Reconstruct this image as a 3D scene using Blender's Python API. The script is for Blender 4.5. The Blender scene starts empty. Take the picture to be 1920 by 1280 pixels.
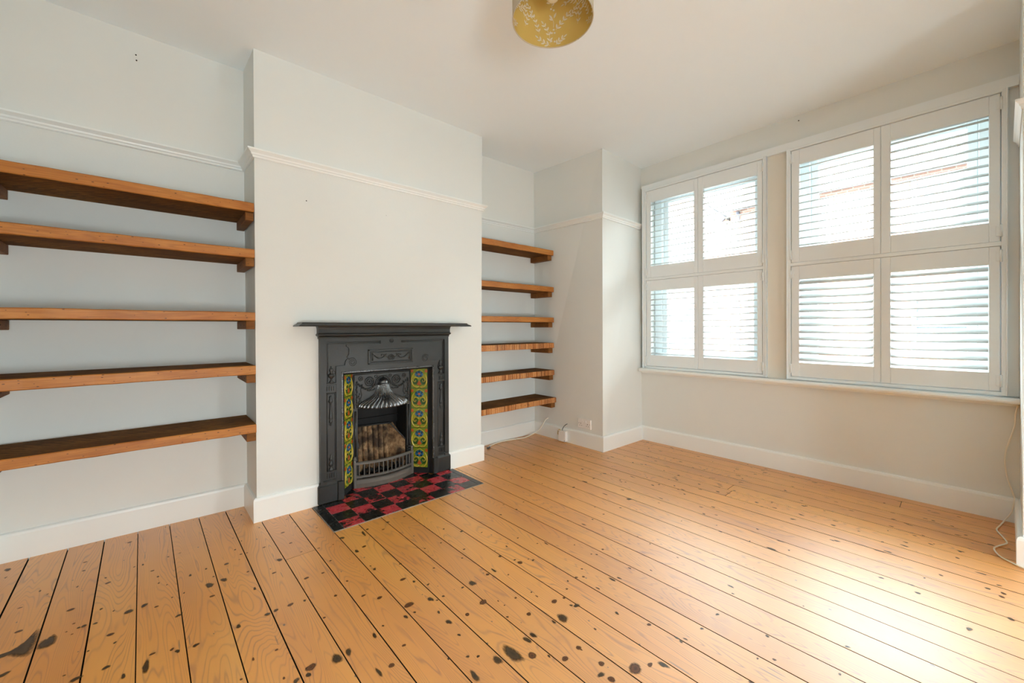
LW0 = -1.0
OPN = ((-.40, .20, .40, 1.25), (2.0, 2.58, .35, .85))
SKY = 37; EXPO = 0.0
import bpy, bmesh, math, random
from mathutils import Vector
C = bpy.context.scene.collection
PI = math.pi
rnd = random.Random(7)
H = 2.65

# ------------------------------------------------------------------ mesh builder
class MB:
    def __init__(s):
        s.v = []; s.f = []; s.m = []; s.sm = []; s.uv = {}
    def add(s, verts, faces, mat=0, smooth=False, uvs=None):
        b = len(s.v); s.v += [tuple(p) for p in verts]
        for i, f in enumerate(faces):
            if uvs is not None: s.uv[len(s.f)] = [uvs[k] for k in f]
            s.f.append([b + k for k in f]); s.m.append(mat); s.sm.append(smooth)
    def box(s, x0, x1, y0, y1, z0, z1, bev=0.0, mat=0, fm=None):
        X = (min(x0, x1), max(x0, x1)); Y = (min(y0, y1), max(y0, y1)); Z = (min(z0, z1), max(z0, z1))
        B = (X, Y, Z)
        b = min(bev, 0.45 * min(X[1]-X[0], Y[1]-Y[0], Z[1]-Z[0]))
        if b <= 0:
            vs = [(X[i], Y[j], Z[k]) for i in (0, 1) for j in (0, 1) for k in (0, 1)]
            fs = [((0,1,3,2), '-x'), ((4,6,7,5), '+x'), ((0,4,5,1), '-y'), ((2,3,7,6), '+y'), ((0,2,6,4), '-z'), ((1,5,7,3), '+z')]
            for f, d in fs: s.add([vs[k] for k in f], [(0,1,2,3)], (fm or {}).get(d, mat))
            return
        vs = []; ix = {}
        for i in (0,1):
            for j in (0,1):
                for k in (0,1):
                    c = (i, j, k)
                    for a in range(3):
                        p = []
                        for q in range(3):
                            e = B[q][c[q]]
                            p.append(e if q == a else e + (b if c[q] == 0 else -b))
                        ix[(i, j, k, a)] = len(vs); vs.append(tuple(p))
        base = len(s.v); s.v += vs
        def put(keys, d=None):
            s.f.append([base + ix[k] for k in keys]); s.m.append((fm or {}).get(d, mat)); s.sm.append(False)
        names = ('x', 'y', 'z')
        for a in range(3):
            o = [q for q in range(3) if q != a]
            for sd in (0, 1):
                ks = []
                for (p, q) in ((0,0),(1,0),(1,1),(0,1)):
                    c = [0,0,0]; c[a] = sd; c[o[0]] = p; c[o[1]] = q; ks.append((c[0],c[1],c[2],a))
                put(ks, ('-','+')[sd] + names[a])
        for a, bb in ((0,1),(0,2),(1,2)):
            cc = 3 - a - bb
            for sa in (0,1):
                for sb in (0,1):
                    def K(t, w):
                        c = [0,0,0]; c[a] = sa; c[bb] = sb; c[cc] = t; return (c[0],c[1],c[2],w)
                    put([K(0,a), K(0,bb), K(1,bb), K(1,a)], ('-','+')[sa if a == 1 else sb] + names[a if a == 1 else bb])
        for i in (0,1):
            for j in (0,1):
                for k in (0,1): put([(i,j,k,0),(i,j,k,1),(i,j,k,2)])
    def prism(s, bot, top, mat=0, fm=None):          # two rings of 3-D points
        n = len(bot)
        s.add(list(bot) + list(top), [tuple(range(n-1,-1,-1)), tuple(range(n, 2*n))] + [(i, (i+1) % n, n + (i+1) % n, n + i) for i in range(n)], mat)
    def plate(s, pts, y0, y1, mat=0):               # polygon in x,z thickened along y
        s.prism([(x, y0, z) for x, z in pts], [(x, y1, z) for x, z in pts], mat)
    def loft(s, rings, mat=0, smooth=False, closed=True, cap=True):
        n = len(rings[0]); vs = [p for r in rings for p in r]; fs = []
        for a in range(len(rings)-1):
            for i in range(n if closed else n-1):
                j = (i+1) % n
                fs.append((a*n+i, a*n+j, (a+1)*n+j, (a+1)*n+i))
        if cap and closed: fs += [tuple(range(n-1,-1,-1)), tuple(range((len(rings)-1)*n, len(rings)*n))]
        s.add(vs, fs, mat, smooth)
    def tube(s, pts, r, n=8, mat=0, smooth=True, cap=True):
        P = [Vector(p) for p in pts]; rs = r if isinstance(r, (list, tuple)) else [r]*len(P)
        t = (P[1]-P[0]).normalized()
        u = t.cross(Vector((0,0,1)) if abs(t.z) < .9 else Vector((1,0,0))).normalized()
        rings = []
        for i, p in enumerate(P):
            a = P[max(i-1,0)]; b = P[min(i+1,len(P)-1)]; t = (b-a).normalized()
            u = (u - t*u.dot(t)).normalized(); w = t.cross(u)
            rings.append([p + (u*math.cos(2*PI*k/n) + w*math.sin(2*PI*k/n))*rs[i] for k in range(n)])
        s.loft(rings, mat, smooth, True, cap)
    def lathe(s, prof, c, n=16, sx=1, sy=1, axis='z', mat=0, smooth=True, cap=True):
        rings = []
        for r, h in prof:
            ring = []
            for k in range(n):
                a = 2*PI*k/n; p = (r*sx*math.cos(a), r*sy*math.sin(a), h)
                if axis == 'y': p = (p[0], p[2], p[1])
                if axis == 'x': p = (p[2], p[0], p[1])
                ring.append((c[0]+p[0], c[1]+p[1], c[2]+p[2]))
            rings.append(ring)
        s.loft(rings, mat, smooth, True, cap)
    def ball(s, c, rx, ry=None, rz=None, n=8, m=5, mat=0):
        ry = ry or rx; rz = rz or rx
        s.lathe([(math.sin(PI*(i+.02)/(m+.04)), -math.cos(PI*(i+.02)/(m+.04))*rz) for i in range(m+1)], c, n, rx, ry, 'z', mat)
    def build(s, name, mats, parent=None, loc=None, tri=False):
        me = bpy.data.meshes.new(name); me.from_pydata(s.v, [], s.f)
        for m in (mats if isinstance(mats, (list, tuple)) else [mats]): me.materials.append(m)
        me.polygons.foreach_set('material_index', s.m); me.polygons.foreach_set('use_smooth', s.sm)
        if s.uv:
            ul = me.uv_layers.new(name='UVMap')
            for fi, uvs in s.uv.items():
                for li, uv in zip(me.polygons[fi].loop_indices, uvs): ul.data[li].uv = uv
        bm = bmesh.new(); bm.from_mesh(me); bmesh.ops.recalc_face_normals(bm, faces=bm.faces)
        if tri: bmesh.ops.triangulate(bm, faces=[f for f in bm.faces if len(f.verts) > 4], ngon_method='EAR_CLIP')
        bm.to_mesh(me); bm.free()
        o = bpy.data.objects.new(name, me); C.objects.link(o)
        if parent is not None:
            o.parent = parent; o.matrix_parent_inverse = parent.matrix_basis.inverted() if loc is None else o.matrix_parent_inverse
        if loc is not None: o.location = loc
        return o

def tag(o, label, cat, group=None, kind=None):
    o['label'] = label; o['category'] = cat
    if group: o['group'] = group
    if kind: o['kind'] = kind
    return o
def thing(name, label, cat, loc, group=None):
    o = bpy.data.objects.new(name, None); o.empty_display_size = .1; o.location = loc; C.objects.link(o)
    return tag(o, label, cat, group)
def struct(o, label, cat):
    return tag(o, label, cat, None, 'structure')

# ------------------------------------------------------------------ materials
def srgb(r, g, b):
    f = lambda c: (c/255)/12.92 if c/255 <= .04045 else ((c/255+.055)/1.055)**2.4
    return (f(r), f(g), f(b), 1)
class NT:
    def __init__(s, name):
        s.mat = bpy.data.materials.new(name); s.mat.use_nodes = True; s.t = s.mat.node_tree; s.t.nodes.clear()
        s.out = s.n('ShaderNodeOutputMaterial')
    def n(s, typ, ins=None, **kw):
        nd = s.t.nodes.new(typ)
        for k, v in kw.items(): setattr(nd, k, v)
        for k, v in (ins or {}).items(): s.set(nd, k, v)
        return nd
    def set(s, nd, k, v):
        sock = nd.inputs[k]
        if isinstance(v, bpy.types.NodeSocket): s.t.links.new(v, sock)
        elif isinstance(v, bpy.types.Node): s.t.links.new(v.outputs[0], sock)
        else: sock.default_value = v
    def math(s, op, a, b=0.0, c=None, clamp=False):
        nd = s.n('ShaderNodeMath', operation=op, use_clamp=clamp); s.set(nd, 0, a); s.set(nd, 1, b)
        if c is not None: s.set(nd, 2, c)
        return nd.outputs[0]
    def mix(s, f, a, b, blend='MIX'):
        nd = s.n('ShaderNodeMix', data_type='RGBA', blend_type=blend); s.set(nd, 0, f); s.set(nd, 6, a); s.set(nd, 7, b)
        return nd.outputs[2]
    def ramp(s, f, stops, interp='LINEAR'):
        nd = s.n('ShaderNodeValToRGB'); cr = nd.color_ramp; cr.interpolation = interp
        while len(cr.elements) < len(stops): cr.elements.new(.5)
        for e, (p, c) in zip(cr.elements, stops): e.position = p; e.color = c if len(c) == 4 else (*c, 1)
        s.set(nd, 0, f); return nd.outputs[0]
    def noise(s, vec, scale, detail=2, rough=.5, dist=0):
        nd = s.n('ShaderNodeTexNoise', {'Scale': scale, 'Detail': detail, 'Roughness': rough, 'Distortion': dist})
        if vec is not None: s.set(nd, 'Vector', vec)
        return nd.outputs[0]
    def coord(s, which='Object'): return s.n('ShaderNodeTexCoord').outputs[which]
    def mapv(s, vec, scale=(1,1,1), loc=(0,0,0), rot=(0,0,0)):
        nd = s.n('ShaderNodeMapping', {'Scale': scale, 'Location': loc, 'Rotation': rot}); s.set(nd, 0, vec); return nd.outputs[0]
    def sep(s, vec):
        nd = s.n('ShaderNodeSeparateXYZ'); s.set(nd, 0, vec); return nd.outputs
    def comb(s, x, y, z):
        nd = s.n('ShaderNodeCombineXYZ'); s.set(nd, 0, x); s.set(nd, 1, y); s.set(nd, 2, z); return nd.outputs[0]
    def bump(s, h, strength=.2, dist=.002):
        return s.n('ShaderNodeBump', {'Height': h, 'Strength': strength, 'Distance': dist}).outputs[0]
    def pbsdf(s, **kw):
        nd = s.n('ShaderNodeBsdfPrincipled')
        for k, v in kw.items(): s.set(nd, k.replace('_', ' '), v)
        s.t.links.new(nd.outputs[0], s.out.inputs[0]); return nd

def paint(name, col, rough=.6, bs=.08, scale=160, var=.03, spec=.4):
    t = NT(name); co = t.coord()
    big = t.noise(co, 2.2, 3)
    c = t.mix(big, tuple(x*(1-var) for x in col[:3]) + (1,), tuple(min(1, x*(1+var)) for x in col[:3]) + (1,))
    b = t.bump(t.noise(co, scale, 4, .6), bs, .002)
    p = t.pbsdf(Base_Color=c, Roughness=rough, Normal=b); t.set(p, 'Specular IOR Level', spec)
    return t.mat
M = {}
M['wall'] = paint('wall_paint', (.745, .765, .74, 1), .7, .12, 90, .025, .25)
M['ceil'] = paint('ceiling_paint', (.86, .92, .95, 1), .85, .06, 120, .015, .15)
M['trim'] = paint('gloss_white_paint', (.845, .875, .86, 1), .35, .05, 60, .02, .4)
M['shut'] = paint('satin_white_paint', (.81, .855, .87, 1), .38, .02, 80, .01, .4)
M['cream'] = paint('cream_paint', (.76, .73, .65, 1), .55, .05, 70, .03, .3)
M['plastic'] = paint('white_plastic', (.82, .80, .77, 1), .3, .0, 50, .01, .5)
M['cable'] = paint('cream_cable_sheath', (.86, .82, .71, 1), .45, .0, 50, .02, .4)
M['darkcable'] = paint('dark_grey_cable', (.08, .08, .08, 1), .5, .0, 50, .02, .4)
M['brass'] = paint('yellow_cable', (.50, .40, .14, 1), .5, .0, 50, .02, .4)
M['screw'] = paint('brown_screw_hole', (.07, .045, .025, 1), .8, .0, 50, .02, .2)
M['hole'] = paint('dark_hole', (.03, .028, .025, 1), .9, .0, 50, .02, .1)
M['hinge'] = paint('painted_hinge', (.80, .845, .855, 1), .4, .0, 50, .01, .4)

def iron(name, col, rough, spec=.5, metal=.0, bs=.4, sc=130):
    t = NT(name); co = t.coord()
    n1 = t.noise(co, 9, 4, .6); n2 = t.noise(co, sc, 3, .6)
    c = t.mix(t.math('MULTIPLY', n1, 1.0, clamp=True), tuple(x*.72 for x in col[:3])+(1,), tuple(x*1.3 for x in col[:3])+(1,))
    r = t.math('ADD', rough-.08, t.math('MULTIPLY', n1, .18))
    p = t.pbsdf(Base_Color=c, Roughness=r, Metallic=metal, Normal=t.bump(n2, bs, .001)); t.set(p, 'Specular IOR Level', spec)
    return t.mat
M['iron'] = iron('black_cast_iron', (.021, .0218, .0205), .36, .45)
M['ironhi'] = iron('polished_cast_iron', (.17, .175, .18), .27, .6, .85, .1)
M['irondark'] = iron('sooty_cast_iron', (.012, .012, .012), .75, .25)
M['steel'] = iron('bare_grate_iron', (.13, .118, .104), .42, .5, .35)
M['ash'] = iron('rusty_ash_front', (.12, .098, .078), .55, .4, .1)

# floor boards: pine with contour grain, one random value per board in UV.x
def pine():
    t = NT('varnished_pine_boards'); co = t.coord()
    at = t.n('ShaderNodeAttribute', attribute_name='board'); rv = at.outputs['Fac']
    x, y, z = t.sep(co)
    off = t.math('MULTIPLY', rv, 37.0)
    v1 = t.comb(t.math('ADD', t.math('MULTIPLY', x, 9.0), off), t.math('ADD', t.math('MULTIPLY', y, .95), off), off)
    h = t.math('ADD', t.noise(v1, 1.0, 1.5, .4, .25), t.math('MULTIPLY', t.noise(t.comb(t.math('MULTIPLY', x, 60.0), t.math('MULTIPLY', y, 7.0), off), 1.0, 2), .012))
    rings = t.math('SINE', t.math('MULTIPLY', h, 230.0))
    line = t.math('POWER', t.math('MULTIPLY', t.math('ADD', rings, 1.0), .5), 7.0)
    v2 = t.comb(t.math('MULTIPLY', x, 260.0), t.math('MULTIPLY', y, 5.0), off)
    fib = t.noise(v2, 1.0, 3, .6)
    big = t.noise(t.comb(t.math('ADD', t.math('MULTIPLY', x, 3.0), off), t.math('MULTIPLY', y, .9), off), 1.0, 3, .55)
    base = t.ramp(big, [(.25, srgb(210, 132, 24)), (.5, srgb(226, 150, 34)), (.8, srgb(236, 168, 58))])
    perb = t.ramp(rv, [(0, (.90, .86, .80)), (.5, (1, 1, 1)), (1, (1.06, 1.06, 1.08))])
    c = t.mix(1.0, base, perb, 'MULTIPLY')
    c = t.mix(t.math('MULTIPLY', line, t.math('MULTIPLY', t.ramp(t.noise(t.comb(t.math('MULTIPLY', x, 14.0), t.math('MULTIPLY', y, 2.0), off), 1.0, 2), [(.3, (.25,.25,.25)), (.65, (1,1,1))]), .62)), c, srgb(142, 72, 26))
    c = t.mix(t.math('MULTIPLY', fib, .20), c, srgb(176, 102, 46))
    # worn / dirty patches
    w = t.noise(co, 5.5, 5, .65)
    c = t.mix(t.ramp(w, [(.60, (0,0,0)), (.78, (.35,.35,.35))]), c, srgb(150, 92, 48))
    # specks: tiny dark nail holes and dents
    vo = t.n('ShaderNodeTexVoronoi', {'Scale': 1.0, 'Randomness': 1.0}); t.set(vo, 'Vector', t.comb(t.math('MULTIPLY', x, 26.0), t.math('MULTIPLY', y, 16.0), off))
    sepc = t.n('ShaderNodeSeparateColor'); t.set(sepc, 0, vo.outputs['Color'])
    rad = t.math('MULTIPLY', t.math('POWER', sepc.outputs[0], 4.0), .11)
    spk = t.math('MULTIPLY', t.math('LESS_THAN', vo.outputs['Distance'], rad), .85)
    c = t.mix(spk, c, srgb(58, 36, 20))
    # short dark scratches running with the boards
    vs = t.n('ShaderNodeTexVoronoi', {'Scale': 1.0, 'Randomness': 1.0}); t.set(vs, 'Vector', t.comb(t.math('MULTIPLY', x, 70.0), t.math('MULTIPLY', y, 5.0), off))
    sp2 = t.n('ShaderNodeSeparateColor'); t.set(sp2, 0, vs.outputs['Color'])
    r2 = t.math('MULTIPLY', t.math('POWER', sp2.outputs[1], 9.0), .22)
    c = t.mix(t.math('MULTIPLY', t.math('LESS_THAN', vs.outputs['Distance'], r2), .6), c, srgb(84, 50, 26))
    ro = t.math('ADD', .50, t.math('MULTIPLY', t.noise(co, 14, 4, .6), .16))
    bmp = t.bump(t.math('ADD', t.math('MULTIPLY', t.noise(t.comb(t.math('MULTIPLY', x, 22.0), t.math('MULTIPLY', y, 4.0), off), 1.0, 3), 1.0), t.math('MULTIPLY', line, .12)), .12, .004)
    p = t.pbsdf(Base_Color=c, Roughness=ro, Normal=bmp); t.set(p, 'Specular IOR Level', SPEC_FLOOR); t.set(p, 'IOR', 1.5)
    t.set(p, 'Coat Weight', COAT_FLOOR); t.set(p, 'Coat Roughness', .45); t.set(p, 'Coat IOR', 2.1)
    return t.mat
SPEC_FLOOR = 1.0; COAT_FLOOR = 1.0
M['pine'] = pine()
def mark(name, inner, mid, hard=.55):
    t = NT(name); uv = t.coord('UV'); co = t.coord()
    u, v, _ = t.sep(uv)
    d = t.math('SQRT', t.math('ADD', t.math('MULTIPLY', u, u), t.math('MULTIPLY', v, v)))
    n = t.noise(t.mapv(co, (170, 70, 1)), 1.0, 3, .6)
    dd = t.math('ADD', d, t.math('MULTIPLY', t.math('SUBTRACT', n, .5), .5))
    c = t.ramp(dd, [(0, inner), (.45, mid), (.8, inner)])
    p = t.n('ShaderNodeBsdfPrincipled', {'Roughness': .35}); t.set(p, 'Base Color', c)
    tr = t.n('ShaderNodeBsdfTransparent')
    al = t.ramp(dd, [(hard, (0,0,0)), (1.0, (1,1,1))])
    mx = t.n('ShaderNodeMixShader'); t.set(mx, 0, al); t.set(mx, 1, p.outputs[0]); t.set(mx, 2, tr.outputs[0])
    t.t.links.new(mx.outputs[0], t.out.inputs[0]); return t.mat
M['knot'] = mark('pine_knot', srgb(60, 34, 16), srgb(110, 66, 32), .62)
M['stain'] = mark('dark_nail_stain', srgb(46, 34, 20), srgb(76, 56, 32), .5)
M['gap'] = paint('underfloor_dark', (.012, .009, .007, 1), .9, .0, 50, .1, .1)

def shelfwood(name, stops, dark, spk=.8, sheen=.4, saw=False, rough=.48, flat='z'):
    t = NT(name); co = t.coord(); oi = t.n('ShaderNodeObjectInfo')
    x, y, z = t.sep(co); off = t.math('MULTIPLY', oi.outputs['Random'], 23.0)
    v = t.comb(t.math('ADD', t.math('MULTIPLY', x, 1.6), off), t.math('MULTIPLY', y, 14.0), t.math('ADD', t.math('MULTIPLY', z, 26.0), off))
    h = t.noise(v, 1.0, 2, .5, .3)
    line = t.math('POWER', t.math('MULTIPLY', t.math('ADD', t.math('SINE', t.math('MULTIPLY', h, 70.0)), 1.0), .5), 2.0)
    fib = t.noise(t.comb(t.math('MULTIPLY', x, 8.0), t.math('MULTIPLY', y, 200.0), t.math('MULTIPLY', z, 200.0)), 1.0, 3, .6)
    big = t.noise(t.comb(t.math('ADD', t.math('MULTIPLY', x, 3.0), off), t.math('MULTIPLY', y, 6.0), t.math('MULTIPLY', z, 9.0)), 1.0, 4, .6)
    c = t.ramp(big, [(.3, stops[0]), (.5, stops[1]), (.72, stops[2])])
    c = t.mix(t.math('MULTIPLY', line, .32), c, dark)
    c = t.mix(t.math('MULTIPLY', fib, .3), c, dark)
    if saw:
        sw = t.math('SINE', t.math('ADD', t.math('ADD', t.math('MULTIPLY', x, 150.0), t.math('MULTIPLY', y, 150.0)), t.math('MULTIPLY', big, 30.0)))
        c = t.mix(t.math('MULTIPLY', t.math('GREATER_THAN', sw, .3), .28), c, tuple(k*.4 for k in dark[:3]) + (1,))
    vo = t.n('ShaderNodeTexVoronoi', {'Scale': 1.0}, voronoi_dimensions='2D'); t.set(vo, 'Vector', t.comb(t.math('ADD', t.math('MULTIPLY', x, 21.0), off), t.math('MULTIPLY', z if flat == 'z' else y, 46.0), 0.0))
    sc = t.n('ShaderNodeSeparateColor'); t.set(sc, 0, vo.outputs['Color'])
    r = t.math('MULTIPLY', t.math('POWER', sc.outputs[0], 1.6), .095)
    c = t.mix(t.math('MULTIPLY', t.math('LESS_THAN', vo.outputs['Distance'], r), spk), c, srgb(30, 16, 8))
    p = t.pbsdf(Base_Color=c, Roughness=rough, Normal=t.bump(t.math('ADD', h, fib), .15, .002)); t.set(p, 'Specular IOR Level', sheen)
    return t.mat
M['sfront'] = shelfwood('waxed_orange_pine', (srgb(166, 100, 36), srgb(186, 120, 50), srgb(200, 138, 66)), srgb(126, 68, 22))
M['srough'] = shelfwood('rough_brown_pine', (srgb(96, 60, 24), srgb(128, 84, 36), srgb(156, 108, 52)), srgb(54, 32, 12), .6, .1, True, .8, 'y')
M['sbrk'] = shelfwood('dark_batten_pine', (srgb(112, 68, 28), srgb(136, 86, 38), srgb(156, 104, 50)), srgb(76, 44, 18), .5, .2, False, .6)
def endgrain():
    t = NT('banded_end_grain'); co = t.coord(); x, y, z = t.sep(co); oi = t.n('ShaderNodeObjectInfo')
    off = t.math('MULTIPLY', oi.outputs['Random'], 9.0)
    n0 = t.noise(co, 18, 3)
    xx = t.math('ADD', t.math('ADD', x, off), t.math('MULTIPLY', n0, .004))
    vo = t.n('ShaderNodeTexVoronoi', {'Scale': 46.0, 'Randomness': .8}, voronoi_dimensions='1D'); t.set(vo, 'W', xx)
    sc = t.n('ShaderNodeSeparateColor'); t.set(sc, 0, vo.outputs['Color'])
    c = t.ramp(sc.outputs[0], [(0, srgb(140, 80, 34)), (.5, srgb(178, 110, 54)), (1, srgb(198, 136, 78))])
    ve = t.n('ShaderNodeTexVoronoi', {'Scale': 46.0, 'Randomness': .8}, voronoi_dimensions='1D', feature='DISTANCE_TO_EDGE'); t.set(ve, 'W', xx)
    c = t.mix(t.math('MULTIPLY', t.math('LESS_THAN', ve.outputs['Distance'], .06), t.math('GREATER_THAN', sc.outputs[1], .25)), c, srgb(228, 194, 144))
    fib = t.noise(t.comb(t.math('MULTIPLY', x, 120.0), t.math('MULTIPLY', y, 60.0), t.math('MULTIPLY', z, 60.0)), 1.0, 4, .7)
    c = t.mix(t.ramp(fib, [(.5, (0,0,0)), (.75, (.75,.75,.75))]), c, srgb(110, 62, 28))
    vs = t.n('ShaderNodeTexVoronoi', {'Scale': 60.0}); t.set(vs, 'Vector', co)
    s2 = t.n('ShaderNodeSeparateColor'); t.set(s2, 0, vs.outputs['Color'])
    c = t.mix(t.math('MULTIPLY', t.math('LESS_THAN', vs.outputs['Distance'], t.math('MULTIPLY', t.math('POWER', s2.outputs[0], 5.0), .3)), .8), c, srgb(50, 28, 14))
    p = t.pbsdf(Base_Color=c, Roughness=.5, Normal=t.bump(fib, .2, .002)); t.set(p, 'Specular IOR Level', .35)
    return t.mat
M['endgrain'] = endgrain()

# hearth tiles: red and black quarry tiles, worn
def hearth_mat(name, red):
    t = NT(name); co = t.coord()
    n1 = t.noise(co, 24, 5, .62); n2 = t.noise(co, 140, 3, .7); big = t.noise(co, 7, 3)
    if red:
        k = t.math('ADD', t.math('ADD', t.math('MULTIPLY', t.noise(co, 30, 6, .7), .6), t.math('MULTIPLY', n2, .14)), t.math('MULTIPLY', t.noise(co, 5.5, 2), .55))
        wear = t.ramp(k, [(.685, (0,0,0)), (.70, (1,1,1))])
        basec = t.mix(n2, srgb(158, 38, 46), srgb(194, 66, 74)); c = t.mix(wear, basec, srgb(20, 16, 15))
    else:
        wear = t.ramp(n2, [(.56, (0,0,0)), (.72, (.8,.8,.8))])
        k2 = t.ramp(big, [(.45, (0,0,0)), (.62, (1,1,1))])
        c = t.mix(t.math('MULTIPLY', wear, k2), srgb(17, 18, 16), srgb(48, 52, 26))
        sp = t.ramp(t.noise(co, 210, 2, .5), [(.74, (0,0,0)), (.77, (.6,.6,.6))])
        c = t.mix(sp, c, srgb(120, 118, 112))
    p = t.pbsdf(Base_Color=c, Roughness=t.math('ADD', .16, t.math('MULTIPLY', n1, .25)), Normal=t.bump(t.math('ADD', n1, n2), .12, .002)); t.set(p, 'Specular IOR Level', .5)
    return t.mat
M['hred'] = hearth_mat('worn_red_tile', True); M['hblk'] = hearth_mat('worn_black_tile', False)
M['grout'] = paint('grey_grout', (.30, .27, .23, 1), .8, .1, 300, .2, .2)

def glaze(name, col, col2, rough=.12):
    t = NT(name); co = t.coord(); n = t.noise(co, 60, 3)
    p = t.pbsdf(Base_Color=t.mix(n, col, col2), Roughness=rough, Normal=t.bump(n, .15, .002)); t.set(p, 'Specular IOR Level', .55); t.set(p, 'Coat Weight', .5)
    return t.mat
M['tgreen'] = glaze('leaf_green_glaze', srgb(80, 112, 24), srgb(136, 152, 44))
M['tlime'] = glaze('olive_green_glaze', srgb(112, 132, 30), srgb(160, 164, 44))
M['tdark'] = glaze('deep_green_glaze', srgb(28, 66, 22), srgb(48, 88, 30))
M['tyel'] = glaze('ochre_yellow_glaze', srgb(166, 142, 34), srgb(196, 174, 66))
M['tblue'] = glaze('blue_glaze', srgb(20, 78, 112), srgb(62, 128, 156))
M['tdblue'] = glaze('dark_blue_glaze', srgb(8, 38, 74), srgb(16, 60, 100))
M['torange'] = glaze('burnt_orange_glaze', srgb(160, 66, 18), srgb(190, 96, 34))

def brick_mat():
    t = NT('sooty_firebrick'); co = t.coord(); n = t.noise(co, 34, 5, .65); n2 = t.noise(co, 130, 4, .7); z = t.sep(co)[2]
    c = t.ramp(n, [(.3, srgb(92, 62, 42)), (.5, srgb(150, 118, 84)), (.7, srgb(184, 154, 114))])
    c = t.mix(t.ramp(n2, [(.62, (0,0,0)), (.7, (1,1,1))]), c, srgb(205, 180, 140))
    c = t.mix(t.ramp(t.noise(co, 12, 3), [(.42, (0,0,0)), (.62, (.9,.9,.9))]), c, srgb(40, 28, 20))
    t.pbsdf(Base_Color=c, Roughness=.9, Normal=t.bump(n2, .5, .004)); return t.mat
M['fbrick'] = brick_mat()
def fabric(name, col, trans):
    t = NT(name); co = t.coord()
    p = t.n('ShaderNodeBsdfDiffuse', {'Color': col}); q = t.n('ShaderNodeBsdfTranslucent', {'Color': col})
    mx = t.n('ShaderNodeMixShader', {0: trans}); t.set(mx, 1, p.outputs[0]); t.set(mx, 2, q.outputs[0]); t.t.links.new(mx.outputs[0], t.out.inputs[0]); return t.mat
M['gold'] = fabric('mustard_gold_card', (.60, .42, .12, 1), .12)
M['shadeout'] = fabric('pale_shade_cover', (.66, .60, .48, 1), .3)
M['leaf'] = fabric('cream_leaf_cutout', (.88, .85, .76, 1), .45)
M['bulb'] = paint('frosted_bulb', (.78, .72, .52, 1), .25, 0, 50, .01, .5)
def glass():
    t = NT('window_glass')
    tr = t.n('ShaderNodeBsdfTransparent', {'Color': (.95, .97, .96, 1)}); g = t.n('ShaderNodeBsdfGlossy', {'Roughness': .02})
    fr = t.n('ShaderNodeFresnel', {'IOR': 1.45}); mx = t.n('ShaderNodeMixShader'); t.set(mx, 0, t.math('MULTIPLY', fr.outputs[0], .7)); t.set(mx, 1, tr.outputs[0]); t.set(mx, 2, g.outputs[0])
    t.t.links.new(mx.outputs[0], t.out.inputs[0]); return t.mat
M['glass'] = glass()
def brickwall():
    t = NT('street_brick'); co = t.coord(); x, y, z = t.sep(co)
    b = t.n('ShaderNodeTexBrick', {'Scale': 1.0, 'Mortar Size': .012, 'Brick Width': .225, 'Row Height': .075, 'Color1': srgb(112, 84, 74), 'Color2': srgb(98, 72, 62), 'Mortar': srgb(114, 106, 98)})
    t.set(b, 'Vector', t.comb(t.math('ADD', x, y), z, 0.0)); t.pbsdf(Base_Color=b.outputs[0], Roughness=.9); return t.mat
M['brickwall'] = brickwall()
def rooftile():
    t = NT('street_roof_tiles'); co = t.coord(); x, y, z = t.sep(co)
    b = t.n('ShaderNodeTexBrick', {'Scale': 1.0, 'Mortar Size': .03, 'Brick Width': .17, 'Row Height': .13, 'Color1': srgb(66, 62, 60), 'Color2': srgb(56, 52, 51), 'Mortar': srgb(26, 25, 25)})
    t.set(b, 'Vector', t.comb(y, z, 0.0)); t.pbsdf(Base_Color=b.outputs[0], Roughness=.85); return t.mat
M['rooftile'] = rooftile()
M['asphalt'] = paint('street_paving', (.30, .30, .29, 1), .9, .2, 40, .1, .2)
M['hwhite'] = paint('street_white_joinery', (.35, .36, .36, 1), .6, .0, 50, .02, .3)
M['dpane'] = paint('street_dark_pane', (.05, .06, .07, 1), .1, .0, 50, .05, .5)
M['gutter'] = paint('street_gutter', (.10, .10, .12, 1), .5, .0, 50, .05, .4)
# ------------------------------------------------------------------ room shell
# wall corner points: (floor xy, ceiling xy); old house, so the corners lean a little
A = ((-.552, 2.978), (-.552, 2.922)); B = ((.417, 2.942), (.406, 2.927)); Cc = ((.421, 2.648), (.417, 2.647))
D = ((1.985, 2.634), (2.008, 2.633)); E_ = ((1.985, 2.958), (2.008, 2.93)); F = ((2.925, 2.956), (2.863, 2.896))
G = ((2.913, 2.100), (2.922, 2.106)); Hn = ((3.529, 2.085), (3.585, 2.123)); I = ((3.534, -.207), (3.536, -.202))
J = ((2.911, -.179), (2.911, -.176)); Kk = ((2.911, -1.15), (2.911, -1.15))
def bt(p, z): 
    k = z / H
    return (p[0][0]*(1-k)+p[1][0]*k, p[0][1]*(1-k)+p[1][1]*k)
def wallpoly(m, pts, z0=-.02, z1=H+.02, mat=0):
    m.prism([(*bt(p, z0), z0) for p in pts], [(*bt(p, z1), z1) for p in pts], mat)
def fx(x, y): return ((x, y), (x, y))
def nailhole(m, x, y, z, axis, r=.0035):
    if axis == 'y': m.lathe([(r, -.0006), (r, .003)], (x, y, z), 8, axis='y', mat=1)
    else: m.lathe([(r, -.0006), (r, .003)], (x, y, z), 8, axis='x', mat=1)

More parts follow.
